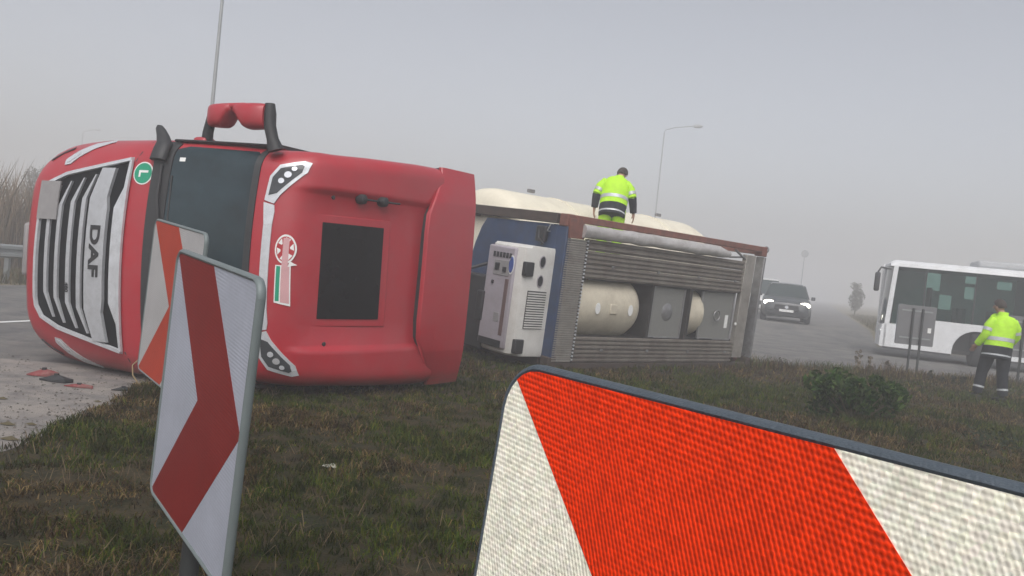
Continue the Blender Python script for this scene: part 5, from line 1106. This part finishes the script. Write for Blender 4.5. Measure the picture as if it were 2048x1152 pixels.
def leaf_cloud(centres, radii, n, size, cols, flat=0.8):
    ci = rng.integers(0, len(centres), n); c0 = np.array(centres)[ci]; r0 = np.array(radii)[ci][:, None]
    d = rng.normal(size=(n, 3)); d /= np.linalg.norm(d, axis=1)[:, None]; p = c0+d*r0*(0.45+0.55*rng.random((n, 1))**0.5)*np.array([1, 1, flat])
    s = size*(0.6+0.8*rng.random((n, 1))); a = rng.normal(size=(n, 3)); a /= np.linalg.norm(a, axis=1)[:, None]; b = np.cross(a, rng.normal(size=(n, 3))); b /= np.linalg.norm(b, axis=1)[:, None]
    V = np.stack([p-a*s, p+b*s*0.42, p+a*s+np.array([0, 0, -0.2])*s, p-b*s*0.42], 1).reshape(-1, 3)
    C = np.repeat(np.array(cols)[rng.integers(0, len(cols), n)]*(0.65+0.6*rng.random((n, 1))), 4, 0); F_ = np.arange(n*4).reshape(n, 4); return V, F_, C
# leafy bush on the grass
bp = on_ground(1725, 855); bush = empty('bush', (bp.x, bp.y+0.3, 0.02)); tag(bush, 'low leafy green bush growing on the grass', 'bush')
cen, rr_ = [], []
for k in range(26):
    a = random.random()*6.28; r = random.random()**0.6*0.5; cen.append((r*math.cos(a)*1.25, r*math.sin(a)*0.8, 0.10+0.56*random.random()*(1-0.6*r))); rr_.append(0.07+0.15*random.random())
V, F_, C = leaf_cloud(cen, rr_, 3000, 0.046, [(0.022, 0.065, 0.006), (0.036, 0.090, 0.010), (0.012, 0.038, 0.004), (0.07, 0.115, 0.025)]); np_mesh('foliage', V, F_, LEAFB, C, bush)
g = G()
for cc in cen: g.tube([(cc[0]*0.15, cc[1]*0.15, 0), (cc[0]*0.6, cc[1]*0.6, cc[2]*0.55), cc], [0.012, 0.008, 0.004], 5)
g.build('branches', STEM, bush, smooth=60)
# small tree beyond the road; fog fading put into its pale leaf colours
q = at_depth(1712, 600, 66); tr2 = empty('tree', (q.x, q.y, gz(0, 45)-0.03)); tr2.scale = (0.95, 0.95, 0.98); tag(tr2, 'small fogged tree on the verge in front of the bus', 'tree')
cen = [(0.45*random.uniform(-1, 1)*(1-abs(h-0.45)), 0.45*random.uniform(-1, 1), 0.7+1.9*h) for h in [random.random() for _ in range(24)]]
V, F_, C = leaf_cloud(cen, [0.28]*24, 2600, 0.07, [(0.16, 0.155, 0.12), (0.22, 0.21, 0.17)], 1.0); np_mesh('crown', V, F_, LEAFB, C, tr2)
G().tube([(0, 0, 0), (0.03, 0, 0.8), (0, 0.02, 1.7), (0.02, 0, 2.3)], [0.06, 0.05, 0.03, 0.012], 8).build('trunk', STEM, tr2, smooth=60)
q = at_depth(86, 330, 62); tr3 = empty('tree', (q.x, q.y, 0.4)); tr3.scale = (0.9, 0.9, 0.82); tag(tr3, 'dim bushy tree among the reeds behind the truck bumper', 'tree')
cen = [(0.9*random.uniform(-1, 1), 0.9*random.uniform(-1, 1), 1.4+4.2*random.random()) for _ in range(26)]
V, F_, C = leaf_cloud(cen, [0.6]*26, 2600, 0.11, [(0.13, 0.11, 0.08), (0.18, 0.15, 0.11)], 1.0); np_mesh('crown', V, F_, LEAFB, C, tr3)
G().tube([(0, 0, -0.1), (0.05, 0, 1.8), (0, 0.05, 4.6)], [0.09, 0.06, 0.02], 8).build('trunk', STEM, tr3, smooth=60)
# dark weed tufts at the edge by the second worker, tall dry stalks
def weed(u, v, h, spread, n, cols, label, name='weed', group=None, zb=0.02):
    p = on_ground(u, v); o = empty(name, (p.x, p.y, zb)); tag(o, label, 'plant', group)
    g = G(); V = []; T = []; C = []
    for k in range(n):
        a = random.random()*6.28; s = spread*random.random(); hh_ = h*(0.6+0.4*random.random())
        g.tube([(s*0.3*math.cos(a), s*0.3*math.sin(a), 0), (s*0.7*math.cos(a), s*0.7*math.sin(a), hh_*0.6), (s*math.cos(a), s*math.sin(a), hh_)], [0.006, 0.005, 0.002], 4)
    g.build('stalks', STEM if cols[0][0] < 0.1 else STRAW, o)
    cc = [(spread*random.uniform(-.6, .6), spread*random.uniform(-.6, .6), h*random.uniform(0.1, 0.9)) for _ in range(10)]
    V, F2, C = leaf_cloud(cc, [spread*0.5]*10, 160, 0.03, cols, 1.0); np_mesh('leaves', V, F2, LEAFB, C, o)
for (u, v, h) in ((1858, 765, 0.28), (1886, 770, 0.22), (1905, 772, 0.20), (1925, 776, 0.26)): weed(u, v, h, 0.06, 6, [(0.03, 0.035, 0.02)], 'dark upright weed tuft at the grass edge near the walking worker', group='dark weed tufts by the road')
for (u, v, h) in ((1712, 748, 0.55), (1738, 750, 0.45), (1772, 752, 0.40)): weed(u, v, h, 0.08, 5, [(0.16, 0.13, 0.09)], 'thin dry stalk at the far grass edge behind the bush', 'dry_stalk', 'dry stalks along the far edge')
for (u, v, h, s) in ((1560, 745, 0.22, 0.25), (1625, 770, 0.15, 0.18)): weed(u, v, h, s, 14, [(0.05, 0.04, 0.025), (0.07, 0.06, 0.03)], 'brown clump of weeds near the foot of the trailer end', 'weed_clump', 'weed clumps by the trailer')
weed(1960, 900, 0.16, 0.35, 22, [(0.025, 0.04, 0.02), (0.035, 0.05, 0.025)], 'flat dark leafy weed on the grass right of the bush', 'weed')

# ================================================================ debris and litter
def shard(u, v, pts, h, mat, label, rz=0.0, group=None):
    p = on_ground(u, v); o = empty('broken_part', (p.x, p.y, 0.01), rz); tag(o, label, 'debris', group)
    n = len(pts); top = [(x, y, h*(0.5+0.5*math.sin(3*x/0.2+y*9))) for x, y in pts]; c = (sum(q[0] for q in pts)/n, sum(q[1] for q in pts)/n, h*1.25)
    g = G(); g.add([(x, y, 0.0) for x, y in pts]+[(x, y, z*0.6+0.006) for x, y, z in top]+[c], [tuple(reversed(range(n)))]+[(i, (i+1) % n, n+(i+1) % n, n+i) for i in range(n)]+[(n+i, n+(i+1) % n, 2*n) for i in range(n)])
    g.build('shell', mat, o); box('torn_bracket', (c[0]-0.02, c[1]-0.015, h*0.9), (c[0]+0.02, c[1]+0.015, h*1.4), BLACK, o, 0.004)
shard(85, 753, [(-0.14, -0.03), (-0.05, -0.06), (0.08, -0.05), (0.15, 0.0), (0.10, 0.06), (-0.06, 0.05)], 0.06, DUSTRED, 'dusty red plastic shard on the road below the bumper', 0.2)
shard(112, 764, [(-0.15, -0.04), (0.0, -0.07), (0.12, -0.05), (0.16, 0.03), (0.02, 0.06), (-0.12, 0.03)], 0.055, BLACK, 'curved black plastic fragment beside the red shards', -0.1)
shard(157, 776, [(-0.13, -0.02), (0.0, -0.035), (0.14, -0.02), (0.13, 0.015), (-0.10, 0.02)], 0.03, DUSTRED, 'thin flat red plastic strip lying on the dusty shoulder', 0.05)
shard(245, 782, [(-0.1, -0.03), (0.03, -0.05), (0.1, 0.0), (0.0, 0.04)], 0.03, BLACK, 'small black scrap at the edge of the grass under the cab', 0.4)
for (u, v, s) in ((15, 852, 0.04), (62, 852, 0.03), (5, 800, 0.03), (195, 806, 0.025), (20, 882, 0.045)):
    p = on_ground(u, v); o = empty('grit_lump', (p.x, p.y, 0.012)); tag(o, 'small dark clod lying on the dusty shoulder', 'clod', 'dark clods on the shoulder')
    G().add([(-s*1.8, 0, 0), (0, -s*.6, 0), (s*1.7, 0, 0), (0.1*s, s*.7, 0), (0.2*s, 0, s*0.6)], ((0, 1, 4), (1, 2, 4), (2, 3, 4), (3, 0, 4), (3, 2, 1, 0))).build('lump', STEM, o)
p = on_ground(275, 775); o = empty('wire', (p.x, p.y, 0.02)); tag(o, 'loop of pale wire standing by the cab at the grass edge', 'wire')
tube('strand', [(0.02, 0, 0), (-0.06, 0, 0.1), (-0.07, 0, 0.2), (-0.02, 0.02, 0.26), (0.06, 0.02, 0.24), (0.09, 0.02, 0.17)], 0.007, STRAW, o, 6); tube('strand', [(-0.04, -0.02, 0.02), (0.08, -0.02, 0.03), (0.25, 0.0, 0.10)], 0.006, STRAW, o, 6)
p = on_ground(655, 950); o = empty('paper_scrap', (p.x, p.y, 0.05)); tag(o, 'crumpled white paper scrap lying on the grass', 'litter')
g = G(); pts = []
for i in range(5):
    for j in range(4): pts.append((-0.055+0.026*i+random.uniform(-.006, .006), -0.03+0.018*j, 0.02*random.random()+0.015*(i % 2)))
g.add(pts, [(i*4+j, i*4+j+1, (i+1)*4+j+1, (i+1)*4+j) for i in range(4) for j in range(3)]); so = g.build('sheet', pbr('dirty_paper', (0.36, 0.36, 0.30), 0.8, var=0.2, vscale=30), o, fix=False); so.modifiers.new('s', 'SOLIDIFY').thickness = 0.002

# ================================================================ fog
hz = bpy.data.materials.new('haze'); hz.use_nodes = True; n, l = hz.node_tree.nodes, hz.node_tree.links
n.remove(n['Principled BSDF']); pv = n.new('ShaderNodeVolumePrincipled'); pv.inputs['Color'].default_value = (0.965, 0.965, 0.975, 1); pv.inputs['Density'].default_value = 0.0098; pv.inputs['Anisotropy'].default_value = 0.15
l.new(pv.outputs[0], n['Material Output'].inputs['Volume'])
h = G().box((-620, -16, -1.2), (620, 620, 14.5)).build('haze', hz); tag(h, 'pale fog over the whole place', 'fog', kind='stuff')
